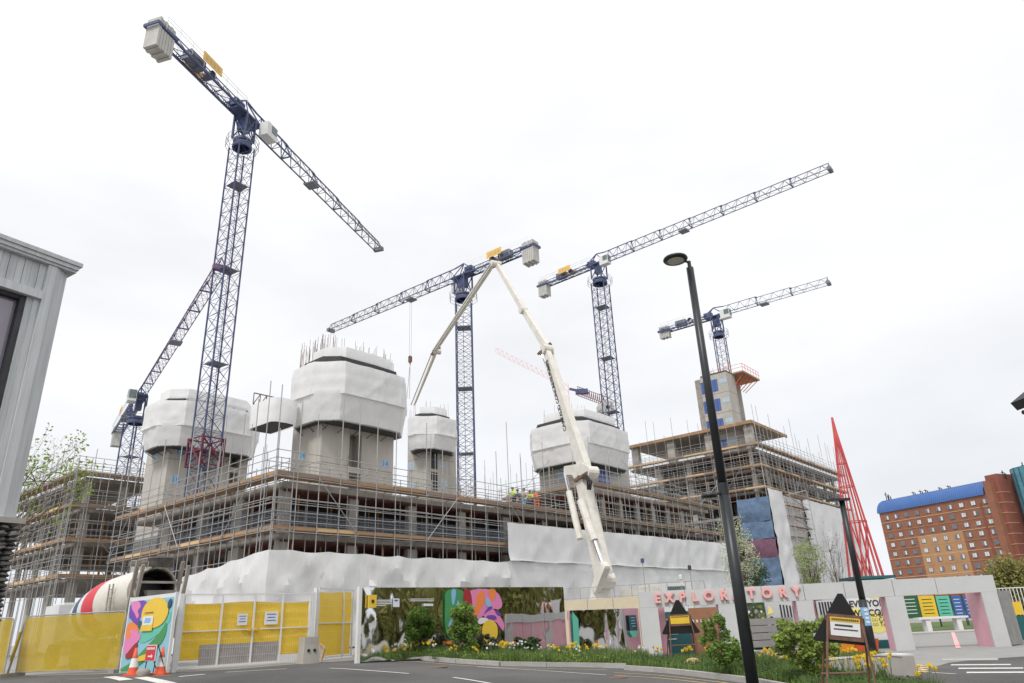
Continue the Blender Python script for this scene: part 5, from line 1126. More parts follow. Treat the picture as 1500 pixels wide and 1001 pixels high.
# steel wing screen and fence to the right of the portal
WS = thing('wing_fence', 'grey steel wing screen and railing with a yellow plate beside the portal leg', 'fence', tuple(po(sx_of(1486, 948)[0] + .1, 0, 0)))
x0 = sx_of(1484, 948)[0]
for k in range(2): b = MB(); q0 = po(x0 + .05 + k * .02, -.1 - k * 1.0, 1.05); b.box(q0 + PD3 * .4 + PN * -.4, (1.15, .05, 2.0), ((PD3 - PN).normalized(), (PD3 + PN).normalized(), Z3)); b.build('steel_panel', 'galv', WS)
for k in range(26): pole('railing_bar', po(x0 + .3 + k * .14, -1.6, .05), po(x0 + .3 + k * .14, -1.6, 2.15), .02, 'cabw', WS)
b = MB(); b.bar(po(x0 + .2, -1.6, 2.15), po(x0 + 4, -1.6, 2.15), .03); b.bar(po(x0 + .2, -1.6, .15), po(x0 + 4, -1.6, .15), .03); b.build('rail', 'cabw', WS)
b = MB(); b.box(po(x0 + 1.15, -1.5, 1.35), (.7, .03, .5), PAX); b.build('yellow_plate', 'm_yellow', WS); b = MB(); b.box(po(x0 + 1.3, -1.52, .6), (.8, .03, .9), PAX); b.build('teal_plate', 'teal', WS)
# masts with cameras over the barrier
for i, (x, y0, y1, lab) in enumerate(((941, 822, 865, 'thin pole with a blue beacon by the white netting'), (1010, 832, 868, 'thin pole with a round sensor over the lettering'), (997, 846, 872, 'short pole with a white camera over the lettering'))):
    Y = 36.5 + i; t_ = atY(x, y0, Y); R = thing('camera_pole', lab, 'pole', (t_.x, Y, gz(t_.x, Y)), 'thin poles behind the portal'); pole('pole', (t_.x, Y, gz(t_.x, Y)), (t_.x, Y, t_.z), .022, 'galv', R)
    b = MB(); b.lathe([(-.1, .03), (-.08, .09), (.1, .09), (.14, .02)], t_, Z3, 10); b.build('head', ('cblue', 'dark', 'cabw')[i], R)
    if i == 2: b = MB(); b.box(t_ - Z3 * .28, (.16, .16, .22)); b.build('camera_body', 'cabw', R)

# ================================================================== LAMP POSTS
L1 = V((4.86, 17.0)); z1 = zat(1009, 393, L1); g_ = gz(L1.x, L1.y)
LA = thing('street_lamp', 'tall black lamp post with a round head and side lantern', 'lamp post', (L1.x, L1.y, g_), 'black lamp posts')
b = MB(); b.bar((L1.x, L1.y, g_), (L1.x, L1.y, g_ + 4.2), .135, 14, .13); b.bar((L1.x, L1.y, g_ + 4.2), (L1.x, L1.y, z1), .105, 14, .095); b.build('pole', 'lamp', LA, True)
hc = V((L1.x - .42, L1.y - .25, z1 + .16))
b = MB(); b.bar((L1.x, L1.y, z1 - .02), (L1.x, L1.y, z1 + .2), .05, 8); b.bar((L1.x, L1.y, z1 + .17), hc + Z3 * .02, .035, 8); b.build('neck', 'lamp', LA)
b = MB(); b.lathe([(-.05, 0), (-.05, .22), (-.055, .30), (-.02, .325), (.02, .31), (.06, .22), (.08, .1), (.12, .06), (.12, 0)], hc, Z3, 32); hd_ = b.build('lamp_head', 'lamp', LA, True)
b = MB(); b.lathe([(-.056, 0), (-.06, .215)], hc, Z3, 28); b.build('lens', 'lens', hd_)
zl = zat(1060, 728, L1); b = MB(); b.lathe([(-.05, .02), (-.04, .17), (.02, .19), (.07, .08), (.08, 0)], (L1.x - .42, L1.y - .25, zl), Z3, 18); sh_ = b.build('side_lantern', 'lamp', LA, True)
b = MB(); b.bar((L1.x - .3, L1.y - .2, zl + .03), (L1.x, L1.y, zl + .1), .035, 8); b.lathe([(-.12, .125), (.22, .125)], (L1.x, L1.y, zl + .1), Z3, 14); b.build('bracket', 'lamp', LA)
b = MB()
for k in range(4): b.lathe([(-.008, .115), (.008, .115)], (L1.x, L1.y, zl + .26 - k * .12), Z3, 14)
b.build('steel_bands', 'chrome', LA)
q = G(1282, 967); L2 = V((q.x, q.y)); z2 = zat(1222, 735, L2); LA2 = thing('street_lamp', 'shorter black lamp post carrying a blue sticker near the planters', 'lamp post', tuple(q), 'black lamp posts')
b = MB(); b.bar(q, (q.x, q.y, 1.9), .13, 14, .125); b.bar((q.x, q.y, 1.9), (q.x, q.y, z2), .11, 14, .1); b.build('pole', 'lamp', LA2, True)
b = MB(); b.box((q.x - .14, q.y - .06, z2 + .03), (.75, .32, .08)); b.bar((q.x, q.y, z2), (q.x, q.y, z2 + .06), .12, 12); b.build('lamp_head', 'lamp', LA2)
zs = zat(1263, 903, L2); b = MB(); b.lathe([(-.3, .131), (.28, .131)], (q.x, q.y, zs), Z3, 16); st_ = b.build('sticker', 'm_blue', LA2); b = MB()
for k in range(4): b.box((q.x - .02, q.y - .132, zs + .2 - k * .13), (.12, .01, .07))
b.build('sticker_print', 'm_white', st_)

# ================================================================== TRIANGULAR SIGNS ON A-FRAMES
def aframe(label, base, D_, ang, h, tri, plate, m_top, lines, lean=0):
    """base px measured on the ground; all dimensions in metres"""
    q = base; R = thing('warning_sign', label, 'sign', tuple(q), 'triangular signs on rusty frames'); ax = V((math.cos(ang), math.sin(ang), 0)); an = V((math.sin(ang), -math.cos(ang), 0))
    c, s = math.cos(lean), math.sin(lean); x_ = ax * c + Z3 * s; y_ = Z3 * c - ax * s
    b = MB(); b.plate(smoothp([(-tri * .62, h - tri * .52), (tri * .62, h - tri * .52), (0, h + tri * .5)], 2) if False else [(-tri * .62, h - tri * .5), (-tri * .58, h - tri * .54), (tri * .58, h - tri * .54), (tri * .62, h - tri * .5), (tri * .05, h + tri * .5), (-tri * .05, h + tri * .5)], q, x_, y_, an, .02); b.build('triangle_plate', 'black', R)
    o_ = q + an * .03; w, hh, zc, xo = plate
    b = MB(); b.plate([(xo - w / 2 - .05, zc - hh / 2 - .07), (xo + w / 2 + .05, zc - hh / 2 - .07), (xo + w / 2 + .05, zc + hh / 2 + .05), (xo - w / 2 - .05, zc + hh / 2 + .05)], o_, x_, y_, an, .02); b.build('plate_frame', 'rust', R)
    b = MB(); b.plate([(xo - w / 2, zc - hh / 2), (xo + w / 2, zc - hh / 2), (xo + w / 2, zc + hh / 2), (xo - w / 2, zc + hh / 2)], o_ + an * .022, x_, y_, an, .006); b.build('sign_plate', m_top, R)
    if lines:
        b = MB(); b.plate([(xo - w / 2, zc + hh * .26), (xo + w / 2, zc + hh * .26), (xo + w / 2, zc + hh / 2), (xo - w / 2, zc + hh / 2)], o_ + an * .029, x_, y_, an, .004); b.build('yellow_header', 'm_yellow', R)
    for k in range(14):
        xx = xo - w * .45 + k * w * .066; b = MB(); b.plate([(xx, zc + hh * .32), (xx + w * .045, zc + hh * .32), (xx + w * .045, zc + hh * .44), (xx, zc + hh * .44)], o_ + an * .034, x_, y_, an, .003); b.build('header_letter', 'm_ink', R)
    if lines:
        for k, (l0, l1) in enumerate(((-.35, .25), (-.4, .42))):
            b = MB(); b.plate([(xo + l0 * w, zc + hh * (.02 - .2 * k)), (xo + l1 * w, zc + hh * (.02 - .2 * k)), (xo + l1 * w, zc + hh * (.12 - .2 * k) - .01 * k), (xo + l0 * w, zc + hh * (.12 - .2 * k) - .01 * k)], o_ + an * .029, x_, y_, an, .003); b.build('text_line', 'dark', R)
    wl = w / 2 + .06
    for s_ in (-1, 1):
        for t_, f in ((an, .35), (-an, .5)):
            b = MB(); b.bar(o_ + x_ * (xo + s_ * wl * (.9 if f < .4 else 1)) + y_ * (zc + hh * .55), V((q.x, q.y, q.z - .02)) + ax * (xo + s_ * (wl + .12)) + t_ * f, .02, 5); b.build('leg', 'rust', R)
    b = MB(); b.bar(q + ax * (xo - wl - .06) + an * .17 + Z3 * zc * .48, q + ax * (xo + wl + .06) + an * .17 + Z3 * zc * .48, .016, 5); b.build('cross_bar', 'rust', R)
    return R
sA = V((3.75, 19.5, gz(3.75, 19.5))); DA = math.hypot(sA.x, sA.y)
zt = zat(996, 879, sA) - sA.z; sA = atZ(1004, 980, .05); sA.z = gz(sA.x, sA.y); zt = zat(996, 879, sA) - sA.z
aframe('black triangle sign with a yellow plate beside a shrub', sA, 0, .0, zt - .5, 1.0, (.62, .24, zat(998, 908, sA) - sA.z, 0), 'm_yellow', False)
sB = atY(1231, 990, 13.0); sB.z = gz(sB.x, sB.y); zt = zat(1238, 867, sB) - sB.z
aframe('leaning black triangle sign with a white notice on rusty legs', sB, 0, -.25, zt - .39, .76, (.46, .29, zat(1240, 917, sB) - sB.z, .04), 'm_white', True, lean=-.13)
# loose sack
q = G(1017, 983); b = MB(); b.lathe([(0, .22), (.08, .3), (.2, .28), (.3, .14), (.32, 0)], V((q.x, q.y, q.z + .05)), Z3, 14); single(b, 'sack', 'ply', 'tan sack lying in the planting under the yellow plated sign', 'sack', (q.x, q.y, q.z + .05), smooth=True)

# ================================================================== LOW WALL AND PLANTERS
wp = resample(px2([(1160, 990), (1200, 984.5), (1250, 985), (1300, 988), (1337, 991)]), .35); 
WL = thing('low_wall', 'curved low concrete wall with a white top round the planting', 'wall', tuple(g3(wp[0])))
def ribbon(pts, w, z0, z1, m, name, par):
    b = MB(); n = len(pts)
    for i, p in enumerate(pts):
        t = (pts[min(i + 1, n - 1)] - pts[max(i - 1, 0)]).normalized(); nn_ = V((-t.y, t.x)) * w / 2; g_ = gz(p.x, p.y)
        for q, z in ((p + nn_, z0), (p - nn_, z0), (p - nn_, z1), (p + nn_, z1)): b.v.append((q.x, q.y, g_ + z * (.35 + .65 * min(1, i / n * 1.3)) if z == z1 or z0 > .1 else g_ + z))
    b.f = [(i * 4 + k, (i + 1) * 4 + k, (i + 1) * 4 + (k + 1) % 4, i * 4 + (k + 1) % 4) for i in range(n - 1) for k in range(4)] + [(0, 1, 2, 3), (n * 4 - 1, n * 4 - 2, n * 4 - 3, n * 4 - 4)]
    return b.build(name, m, par)
ribbon(wp, .32, -.1, .46, 'concrete', 'wall_body', WL)
b = MB(); n_ = len(wp)
for i, p in enumerate(wp):
    t = (wp[min(i + 1, n_ - 1)] - wp[max(i - 1, 0)]).normalized(); nn_ = V((-t.y, t.x)) * .18; zt_ = gz(p.x, p.y) + .46 * (.35 + .65 * min(1, i / n_ * 1.3))
    for q, dz in ((p + nn_, .003), (p - nn_, .003), (p - nn_, .045), (p + nn_, .045)): b.v.append((q.x, q.y, zt_ + dz))
b.f = [(i * 4 + k, (i + 1) * 4 + k, (i + 1) * 4 + (k + 1) % 4, i * 4 + (k + 1) % 4) for i in range(n_ - 1) for k in range(4)] + [(0, 1, 2, 3), (n_ * 4 - 1, n_ * 4 - 2, n_ * 4 - 3, n_ * 4 - 4)]
b.build('coping', 'whitep', WL)

# ================================================================== VEGETATION
def leafcloud(pts, size, flat=.5, rng=random):
    b = MB()
    for p in pts:
        s = size * rng.uniform(.6, 1.3); a = V((rng.gauss(0, 1), rng.gauss(0, 1), rng.gauss(0, .6))).normalized(); c = a.cross(V((rng.gauss(0, 1), rng.gauss(0, 1), rng.gauss(0, 1)))).normalized() * .55
        b.add([p - a * s, p + c * s, p + a * s, p - c * s], [(0, 1, 2, 3)])
    return b
def inell(r, rng):
    while True:
        q = V((rng.uniform(-1, 1), rng.uniform(-1, 1), rng.uniform(-1, 1)))
        if q.length < 1: return V((q.x * r[0], q.y * r[1], q.z * r[2]))
def tree(name, label, base, trunk_h, cz, r, ncl, nleaf, ls, m, tr=.12, seed=0, droop=0, group=None, spread=.3, bare=0, off=(0, 0)):
    rng = random.Random(seed); base = V(base); R = thing(name, label, 'tree' if name.endswith('tree') else 'shrub', tuple(base), group)
    c = base + Z3 * cz + V((off[0], off[1], 0)); cl = [c + inell(r, rng) for _ in range(ncl)]
    b = MB(); top = base + V((rng.uniform(-.1, .1) * trunk_h, rng.uniform(-.1, .1) * trunk_h, trunk_h)); b.tube([base - Z3 * .1, base.lerp(top, .5) + V((rng.uniform(-.05, .05), 0, 0)), top], [tr, tr * .8, tr * .6], 8)
    fork = [base.lerp(top, f) for f in (.55, .75, 1)] + [top.lerp(c, .4), c]
    b.tube([top, top.lerp(c, .4), c + Z3 * r[2] * .4], [tr * .6, tr * .4, tr * .12], 6)
    for q in cl:
        s = rng.choice(fork); m_ = s.lerp(q, .5) + V((rng.uniform(-1, 1), rng.uniform(-1, 1), rng.uniform(0, 1))) * .1 * (q - s).length; b.tube([s, m_, q], [tr * .3, tr * .16, tr * .05], 4)
        if bare:
            for _ in range(bare): b.bar(m_.lerp(q, rng.random()), q + inell((.5, .5, .5), rng), tr * .05, 3)
    b.build('trunk', 'bark', R)
    pts = []
    for q in cl:
        for _ in range(nleaf):
            o = inell((r[0] * spread, r[1] * spread, r[2] * spread), rng)
            if droop: o = V((o.x * .5, o.y * .5, -rng.random() * droop))
            pts.append(q + o)
    if pts: leafcloud(pts, ls, rng=rng).build('crown', m, R)
    return R
def shrub(label, px, h, w, m, seed, lean=(0, 0), n=46, ls=.05, pos=None):
    q = pos or G(*px); return tree('flowering_shrub', label, (q.x, q.y, q.z + .08), h * .3, h * .6, (w / 2, w / 2, h * .45), n, 90, ls, m, .028, seed, group='shrubs in the planting beds', spread=.23, bare=3)
shrub('small shrub at the gate end of the mirror hoarding', (541, 963.5), 1.55, .62, 'leaf', 1)
shrub('airy green shrub before the plain mirror panels', (611, 965), 1.95, 1.0, 'leaf', 2); shrub('bushy shrub hiding the foot of the flower mural', (681, 970), 1.75, 1.15, 'leaf', 3, n=64)
shrub('broad shrub beside the yellow plated triangle sign', None, 1.5, 1.0, 'leaf', 4, n=30, pos=V((5.2, 20.5, gz(5.2, 20.5))))
shrub('large leafy shrub between lamp post and leaning sign', None, 1.4, 1.35, 'leafy', 5, n=42, ls=.055, pos=V((6.2, 17.2, gz(6.2, 17.2))))
shrub('low dark shrub under the reflected portal', (772, 968), .7, 1.3, 'leafd', 6, n=50)
shrub('grey green low shrub at the mural foot', (712, 969), .75, .9, 'lavender', 7, n=36)
# planters
for px_, m, lab, lm, sd in (((1229, 966), 'orange', 'orange tapered planter with a grey green bush', 'lavender', 11), ((1264, 964), 'redp', 'red tapered planter with green spiky plants', 'leafd', 12)):
    q = G(*px_); b = MB(); s0, s1, hh = .38, .47, .62
    b.add([q + V((x * s, y * s, z)) for z, s in ((0, s0), (hh, s1), (hh, s1 - .05), (hh - .08, s1 - .06)) for x, y in ((-1, -1), (1, -1), (1, 1), (-1, 1))], [(0, 3, 2, 1), (12, 13, 14, 15)] + [(k * 4 + i, k * 4 + (i + 1) % 4, k * 4 + 4 + (i + 1) % 4, k * 4 + 4 + i) for k in range(3) for i in range(4)])
    o = single(b, 'planter', m, lab, 'planter', tuple(q), 'coloured planters by the portal'); rng = random.Random(sd)
    pts = [q + Z3 * (hh + .22) + inell((.5, .5, .3), rng) for _ in range(900)]; leafcloud(pts, .045, rng=rng).build('plant', lm, o)
# bed grass, leaves and flowers
rng = random.Random(5)
def bedpoints(f, b_, n, lo=.03, hi=.97):
    out = []
    for _ in range(n):
        i = rng.randrange(len(f) - 1); a = rng.random(); s = rng.uniform(lo, hi); p = f[i].lerp(f[i + 1], a); q = b_[i].lerp(b_[i + 1], a); out.append(p.lerp(q, s))
    return out
def grass(name, pts, hmin, hmax, m, w=.012):
    b = MB()
    for p in pts:
        g_ = gz(p.x, p.y) + .08; k = noise.noise((p.x * .9, p.y * .9, 4)); h = (hmin + (hmax - hmin) * max(0, min(1, .5 + k + rng.uniform(-.25, .25)))); a = rng.uniform(0, 2 * PI); dx, dy = math.cos(a) * w, math.sin(a) * w; l = rng.uniform(.1, .5) * h; a2 = rng.uniform(0, 2 * PI)
        x1, y1 = p.x + math.cos(a2) * l * .4, p.y + math.sin(a2) * l * .4; x2, y2 = p.x + math.cos(a2) * l, p.y + math.sin(a2) * l
        b.add([(p.x - dx, p.y - dy, g_), (p.x + dx, p.y + dy, g_), (x1 + dx * .7, y1 + dy * .7, g_ + h * .6), (x1 - dx * .7, y1 - dy * .7, g_ + h * .6), (x2, y2, g_ + h)], [(0, 1, 2, 3), (3, 2, 4)])
    o = b.build(name, m); o['kind'] = 'stuff'; tag(o, 'green grass and leaves filling the ' + name.replace('_', ' '), 'grass'); return o
grass('bed_grass', bedpoints(b1f, b1b, 14000, .02, .9), .08, .5, 'grass'); grass('bright_bed_grass', bedpoints(b1f, b1b, 7000, .02, .6), .08, .36, 'leaf')
grass('island_grass', bedpoints(b2f, b2b, 15000) + bedpoints(b3f, b3b, 2500), .1, .4, 'grass'); grass('bright_island_grass', bedpoints(b2f, b2b, 8000), .1, .34, 'leaf')
pts = [V((p.x, p.y, gz(p.x, p.y) + .1 + rng.random() * .28)) for p in bedpoints(b1f, b1b, 9000, .02, .85)]
o = leafcloud(pts, .035, rng=rng).build('ground_cover', 'leafy'); o['kind'] = 'stuff'; tag(o, 'low leafy ground cover under the mirror hoarding', 'ground cover')
pts = [V((p.x, p.y, gz(p.x, p.y) + .1 + rng.random() * .25)) for p in bedpoints(b2f, b2b, 9000)]
o = leafcloud(pts, .035, rng=rng).build('ground_cover', 'leafd'); o['kind'] = 'stuff'; tag(o, 'low leafy ground cover on the corner island', 'ground cover')
def head_mesh(white):
    bl = MB(); d = V((0, -1, .15)).normalized(); u = d.orthogonal().normalized(); w = d.cross(u); s = .055 if not white else .042
    for i in range(6):
        f = 2 * PI * i / 6; c = u * math.cos(f) + w * math.sin(f); e_ = u * math.cos(f + .5) + w * math.sin(f + .5); e2_ = u * math.cos(f - .5) + w * math.sin(f - .5)
        bl.add([V((0, 0, 0)), e_ * s * .6, c * s + d * .006, e2_ * s * .6], [(0, 1, 2, 3)])
    bl.bar((0, 0, 0), d * .04, .014, 6, .022); return bl.mesh('bloom', 'wflower' if white else 'daff')
HEAD = {w: head_mesh(w) for w in (False, True)}
def daff_mesh(seed):
    r = random.Random(seed); lv = MB(); hs_ = []
    for k in range(14): a = r.uniform(0, 2 * PI); p = V((r.gauss(0, .06), r.gauss(0, .06), 0)); t = p + V((math.cos(a) * .1, math.sin(a) * .1, r.uniform(.25, .4))); lv.bar(p, t, .008, 3, .003)
    for k in range(r.randint(4, 6)): p = V((r.gauss(0, .09), r.gauss(0, .09), 0)); h = V((r.gauss(0, .05), r.gauss(0, .05), r.uniform(.34, .5))) + p; lv.bar(p, h, .005, 3); hs_.append(h)
    return lv.mesh('clump_leaves', 'grass'), hs_
dvs = [daff_mesh(i) for i in range(7)]
def daff(p, white=False):
    lm, hs_ = random.choice(dvs); g_ = gz(p.x, p.y) + .09; s = uni(.9, 1.25)
    o = D.objects.new('white_flower_clump' if white else 'daffodil_clump', lm); COL.objects.link(o); o.location = (p.x, p.y, g_); o.rotation_euler.z = uni(0, 6.28); o.scale = (s, s, s)
    isl = p.x > 4 and p.y < 26; near_ = p.x > 6.6 and isl
    where = 'round the leaning triangle sign' if near_ else 'on the corner island by the lamp post' if isl else 'under the mirror hoarding'
    tag(o, ('clump of small white flowers ' if white else 'clump of yellow daffodils ') + where, 'flowers', ('white flowers ' if white else 'daffodils ') + where)
    for h in hs_: c = D.objects.new('bloom', HEAD[white]); COL.objects.link(c); c.parent = o; c.location = h; c.rotation_euler.z = uni(0, 6.28)
spots = [(533, 961), (557, 961), (583, 962), (603, 962), (628, 965), (705, 966), (722, 967), (741, 968), (744, 970), (784, 966), (811, 967), (815, 970), (832, 968), (842, 969), (858, 971), (879, 970), (700, 970), (662, 968), (963, 972), (1005, 976), (1040, 978), (1065, 977), (1072, 980), (1082, 980), (1125, 985), (1145, 986), (1150, 988), (1192, 992), (1197, 993), (1180, 990), (1231, 1000), (1222, 992), (1278, 1006), (1285, 1008), (1272, 1008), (1300, 1012), (1292, 1001), (1240, 985), (1250, 982), (1367, 1030), (1215, 1004)]
for x, y in spots: q = G(x, y + 3); daff(q); (daff(V((q.x + uni(-.35, .35), q.y + uni(-.25, .25), 0))) if x % 3 == 0 else None)
for x, y in ((570, 962), (637, 967), (724, 970), (752, 969), (757, 972), (762, 966), (776, 970), (790, 968), (805, 969), (850, 972), (884, 972), (945, 975), (1145, 991), (1110, 986)): daff(G(x, y + 3), True)

# trees
q = V((-23.2, 31, .65)); tree('willow_tree', 'sparse spring tree with catkins beside the gabion wall', q, 4.2, 7.6, (2.5, 1.8, 2.4), 48, 22, .08, 'leafy', .09, 21, spread=.22, bare=4, off=(2.2, -.5))
q = atY(1090, 860, 44); tree('blossom_tree', 'pale blossoming young tree behind the tall lamp post', (q.x, 44, 0), 2.6, 5.0, (1.15, 1.15, 2.2), 50, 44, .06, 'blossom', .07, 22, spread=.25)
q = atY(1112, 870, 47); tree('evergreen_tree', 'dark green young tree under the blue screens', (q.x, 47, 0), 1.8, 3.9, (1.0, 1.0, 1.3), 34, 50, .07, 'leafd', .07, 23, spread=.3)
q = atY(1188, 850, 46); tree('spring_tree', 'light green conical young tree before the white wrap', (q.x, 46, 0), 2.0, 4.3, (.95, .95, 1.7), 60, 34, .055, 'spring', .07, 24, spread=.22)
q = atY(1224, 850, 47); tree('bare_tree', 'leafless young tree beside the light green one', (q.x, 47, 0), 2.5, 5.0, (1.1, 1.1, 2.0), 40, 2, .05, 'bark', .05, 25, bare=5)
q = atY(1470, 850, 62); tree('willow_tree', 'drooping willow beyond the portal beside the brick hotel', (q.x + .5, 62, 0), 2.4, 3.9, (2.2, 2.2, 1.6), 150, 60, .12, 'willow', .2, 26, droop=2.6)
belt = [(26, 2), (29, 10), (33, 18), (38, 25), (44, 32), (50, 40), (58, 50), (23, -6), (17, -12), (8, -15), (-3, -16), (-14, -14), (36, 6), (45, 20), (56, 34)]
for k, (x, y) in enumerate(belt):       # willows that the mirror hoarding looks at, out of the camera's own view
    h = 10 + 2.5 * math.sin(k * 2.1)
    tree('street_tree', 'willow standing across the road from the mirror hoarding', (x, y, 0), h * .3, h * .56, (4.2, 4.2, h * .42), 90, 75, .34, 'willow', .25, 60 + k, droop=3.6, group='willows across the road')

# ================================================================== LEFT TIMBER BUILDING ON GABIONS
QS = 1.3; K = V((-7.06 * QS, 10.0 * QS)); dv_ = ray(1452, 881); fd = -V((dv_.x, dv_.y)).normalized(); FD3 = V((fd.x, fd.y, 0)); FN = V((-fd.y, fd.x, 0))
if FN.dot(V((1, -1, 0))) < 0: FN = -FN
TAX = (FD3, FN, Z3)
TB = thing('timber_building', 'grey timber clad building with a dark framed window on a gabion base', 'building', (K.x, K.y, gz(K.x, K.y)))
tb = lambda s, o, z: V((K.x, K.y, 0)) + FD3 * s * QS + FN * o * QS + Z3 * (CAM.z + (z - CAM.z) * QS)
def tbox(name, s0, s1, o0, o1, z0, z1, m):
    b = MB(); b.box(tb((s0 + s1) / 2, (o0 + o1) / 2, (z0 + z1) / 2), ((s1 - s0) * QS, (o1 - o0) * QS, (z1 - z0) * QS), TAX); return b.build(name, m, TB)
LT = 5.0; ZP = 3.25; ZG = CAM.z - (CAM.z - gz(K.x, K.y)) / QS
tbox('roof_edge', -.175, LT, -2.2, .07, 7.30, 7.365, 'timber'); tbox('fascia', -.14, LT, -2.15, .045, 7.235, 7.297, 'timber2'); tbox('soffit_board', -.12, LT, -2.1, .02, 7.19, 7.232, 'timber')
tbox('corner_post', .15, .28, -.25, .0, ZP + .06, 7.187, 'timber2')
b = MB(); b.prism([tb(.147, -.004, 0)[:2], tb(.147, -.35, 0)[:2], tb(-.06, -.36, 0)[:2], tb(-.055, -.12, 0)[:2]], tb(0, 0, ZP + .06).z, tb(0, 0, 7.186).z); b.build('corner_post', 'timber', TB)
for k in range(46):
    s0 = .283 + k * .103
    if s0 > LT - .1: break
    tbox('cladding_plank', s0 + .003, s0 + .1, -.16, -.06 - .008 * (k % 2), 6.72, 7.187, 'timber' if k % 3 else 'timber2')
tbox('lintel_beam', .283, LT, -.25, .012, 6.585, 6.717, 'timber2')
for k in range(2): tbox('jamb_plank', .284 + k * .088, .37 + k * .088, -.25, -.05 - .012 * k, ZP + .06, 6.582, 'timber' if k else 'timber2')
tbox('window_frame', .464, .535, -.26, -.075, ZP + .3, 6.582, 'dark'); tbox('window_frame', .538, LT, -.26, -.085, 6.52, 6.58, 'dark'); tbox('window_frame', .538, LT, -.26, -.09, ZP + .3, ZP + .42, 'dark')
tbox('window_pane', .538, LT, -.2, -.18, ZP + .425, 6.517, 'glassp')
tbox('wall', .15, LT, -2.0, -.37, ZG, 7.18, 'timber'); tbox('plinth_cap', -.12, LT, -.36, .06, ZP - .02, ZP + .055, 'concrete')
tbox('gabion_core', .0, LT, -.36, -.06, ZG, ZP - .03, 'stone')
rs = random.Random(3); z = ZG + .02; stones = []
for i in range(6):
    b = MB(); b.lathe([(-.5, .0), (-.42, .25 + rs.uniform(-.05, .05)), (-.1, .5), (.25, .46 + rs.uniform(-.06, .04)), (.45, .25), (.5, 0)], (0, 0, 0), Z3, 7); me = b.mesh('stone', 'stone')
    for v_m in me.vertices: v_m.co *= 1 + rs.uniform(-.16, .16)
    stones.append(me)
cnt = 0
while z < ZP - .05:
    s = -.08; hh = rs.uniform(.05, .085)
    while s < .8 and cnt < 300:
        w = rs.uniform(.09, .2); piece('stone', rs.choice(stones), TB, axm(tb(s + w / 2, -.02 + rs.uniform(-.02, .03), z + hh / 2), (FD3, FN, Z3), (w * 1.05 * QS, .2 * QS, hh * 1.08 * QS)) @ Matrix.Rotation(rs.uniform(-.2, .2), 4, 'Y')); s += w; cnt += 1
    z += hh
# dark eave of the house at the other kerb
ea = atY(1480, 591, 15); EV = thing('house_eave', 'dark pitched roof eave jutting in beside the road', 'roof', (ea.x + 1.6, 13.6, 0)); AXE = (X3, Y3, Z3)
b = MB(); dd = V((.35, -3.2, 0)); up = V((2.6, 0, 1.7)); tk = V((.10, 0, -.17)); b.add([ea, ea + up, ea + up + dd, ea + dd, ea + tk, ea + up + tk, ea + up + dd + tk, ea + dd + tk], [(0, 1, 2, 3), (7, 6, 5, 4), (0, 4, 5, 1), (3, 2, 6, 7), (0, 3, 7, 4), (1, 5, 6, 2)]); b.build('roof_slope', 'dark', EV)
b = MB(); b.add([ea + V((.25, -.12, -.16)), ea + V((2.72, -.12, -.16)), ea + V((2.72, -.12, 1.42)), ea + V((.5, -3.0, -.16)), ea + V((2.9, -3.0, -.16)), ea + V((2.9, -3.0, 1.42))], [(0, 1, 2), (5, 4, 3), (0, 3, 4, 1), (1, 4, 5, 2), (2, 5, 3, 0)]); b.build('gable', 'brickd', EV)
b = MB(); b.box(ea + V((1.75, -1.6, -.2)), (3.0, 3.0, .05)); b.build('soffit', 'block', EV); b = MB(); b.box(ea + V((2.4, -1.6, -ea.z / 2 - .12)), (2.0, 2.8, ea.z - .22)); b.build('wall', 'brick', EV)
b = MB(); b.tube([ea + V((.25, .06, -.2)), ea + V((3, .06, -.2))], [.05, .05], 6); b.build('gutter', 'dark', EV)

# ================================================================== BRICK HOTEL
HY = 200.0; hl = atY(1309, 845, HY); dvh = ray(284, 934); hdv = -V((dvh.x, dvh.y)).normalized()       # runs towards the camera's right
h0 = V((hl.x, hl.y)); HX3 = V((hdv.x, hdv.y, 0)); HN3 = V((hdv.y, -hdv.x, 0)); HAX = (HX3, -HN3, Z3)
def hs(x, y): q = onplane(x, y, h0, hdv); return (V((q.x, q.y)) - h0).dot(hdv), q.z
hp = lambda s, o, z: V((h0.x, h0.y, 0)) + HX3 * s + HN3 * o + Z3 * z
HW = hs(1462, 780)[0]; ZE = hs(1291, 752)[1]; dep = 16.0
HT_ = thing('brick_hotel', 'red brick hotel with a blue barrel roof beyond the portal', 'building', tuple(hp(0, 0, 0)))
def hbox(name, s0, s1, o0, o1, z0, z1, m, par=None):
    b = MB(); b.box(hp((s0 + s1) / 2, (o0 + o1) / 2, (z0 + z1) / 2), (s1 - s0, o1 - o0, z1 - z0), HAX); return b.build(name, m, par or HT_)
hbox('wall', 0, HW, -dep, 0, 0, ZE, 'brick')
ztop = hs(1296, 731)[1]; hr = ztop - ZE
b = MB(); nseg = 10; prf = [(.35 - hr * 1.05 * (1 - math.cos(PI / 2 * i / nseg)), ZE + hr * math.sin(PI / 2 * i / nseg)) for i in range(nseg + 1)] + [(-dep, ZE + hr), (-dep, ZE)]
vs = [hp(s, o, z) for s in (-.3, HW - .6) for o, z in prf]; k = len(prf); b.add(vs, [tuple(range(k)), tuple(range(2 * k - 1, k - 1, -1))] + [(i, i + k, (i + 1) % k + k, (i + 1) % k) for i in range(k)]); b.build('roof', 'roofb', HT_)
for i in range(56):
    s = HW * (i + .5) / 56 - .3; b = MB(); b.tube([hp(s, o + .03, z + .03) for o, z in prf[:-2]], [.035] * (k - 2), 4); b.build('roof_seam', 'roofb', HT_)
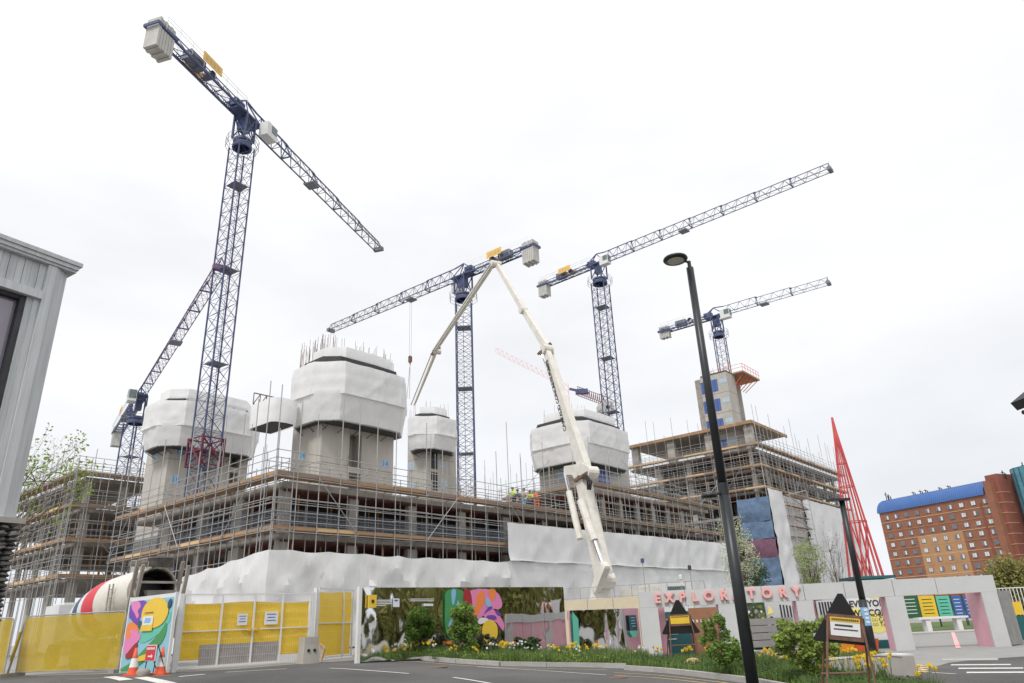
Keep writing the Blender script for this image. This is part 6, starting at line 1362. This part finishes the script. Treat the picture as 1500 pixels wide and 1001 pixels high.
c1 = [1270 + x / 5.56 for x in (165, 248, 333, 415, 500, 590, 682, 775, 873, 970)]; cols = [hs(x, 680 + (440 - (x - 1299.7) * .1615 * 5.56 * 0) / 5.56)[0] for x in c1]
y0 = hs(1299.7, 759)[1]; y1 = hs(1320.4, 839)[1]; rows = [y0 + (y1 - y0) * i / 6 for i in range(-0, 9)]; s0_ = hs(1299.7, 759)[0]; s9 = hs(1444.5, 736)[0]
cols = [s0_ + (s9 - s0_) * i / 9 for i in range(10)]; pitch = rows[0] - rows[1]; cw_ = cols[1] - cols[0]
hbox('brick_panel', cols[3] - cw_ * .5, cols[6] + cw_ * .5, 0, .06, rows[8] - 1, rows[3] + pitch * .5, 'bricko')
for j, zr in enumerate(rows + [rows[-1] - pitch]):
    hbox('string_course', -.05, HW + .05, 0, .09, zr - pitch * .5 - .09, zr - pitch * .5 + .03, 'bricko' if j % 2 else 'ply')
wr = random.Random(8)
for j, zr in enumerate(rows):
    if zr < 2: break
    for i, s in enumerate(cols):
        ww, wh = cw_ * .40, pitch * .47; b = MB(); b.box(hp(s, .08, zr), (ww, .12, wh), HAX); o = b.build('window', 'cgrey', HT_)
        for t in (-1, 1): b = MB(); b.box(hp(s + t * ww * .22, .15, zr), (ww * .36, .02, wh * .82), HAX); b.build('pane', wr.choice(('glass', 'cgrey', 'cabw', 'cabw', 'panel')), o)
b = MB(); b.bar(hp(cols[8] + cw_ * .55, .15, rows[0] - .3), hp(cols[8] + cw_ * .55, .15, 0), .22, 6); b.build('downpipe', 'brickd', HT_)
hbox('side_wall', HW + .02, HW + 3, -dep + .5, -.8, 0, ZE + hr + .8, 'brickd'); hbox('side_pier', HW + .03, HW + 1.8, -3.5, .6, 0, ZE + hr * .8, 'brick')
for j in range(12): hbox('string_course', HW + .05, HW + 3.05, -4, -.7, ZE - j * pitch, ZE - j * pitch + .12, 'ply')
b = MB(); b.lathe([(0, 4.2), (ZE + hr + 1.5, 4.2), (ZE + hr + 1.6, 0)], hp(HW + 8, -6, 0), Z3, 18); gt = b.build('glass_tower', 'tealg', HT_)
for i in range(18): a_ = 2 * PI * i / 18; q = hp(HW + 8, -6, 0) + V((math.cos(a_), math.sin(a_), 0)) * 4.24; b = MB(); b.bar(q, q + Z3 * (ZE + hr + 1.5), .06, 4); b.build('mullion', 'dark', gt)
for s, h_ in ((.8, 2.2), (1.6, 1.5), (HW * .3, .9), (HW * .37, .9), (HW * .42, .8), (HW * .55, .7), (HW * .63, .7), (HW + 3, 1.6), (HW + 8, 2.5)):
    b = MB(); q = hp(s, -3.2, ZE + hr); b.bar(q, q + Z3 * h_, .12, 4); b.bar(q + V((-.4, 0, h_ * .7)), q + V((.4, 0, h_ * .7)), .1, 4); b.bar(q + V((.5, 0, 0)), q + V((.5, 0, h_ * .6)), .16, 4); b.build('roof_antenna', 'dark', HT_)
for o in list(D.objects):
    if '_o' in o: del o['_o']
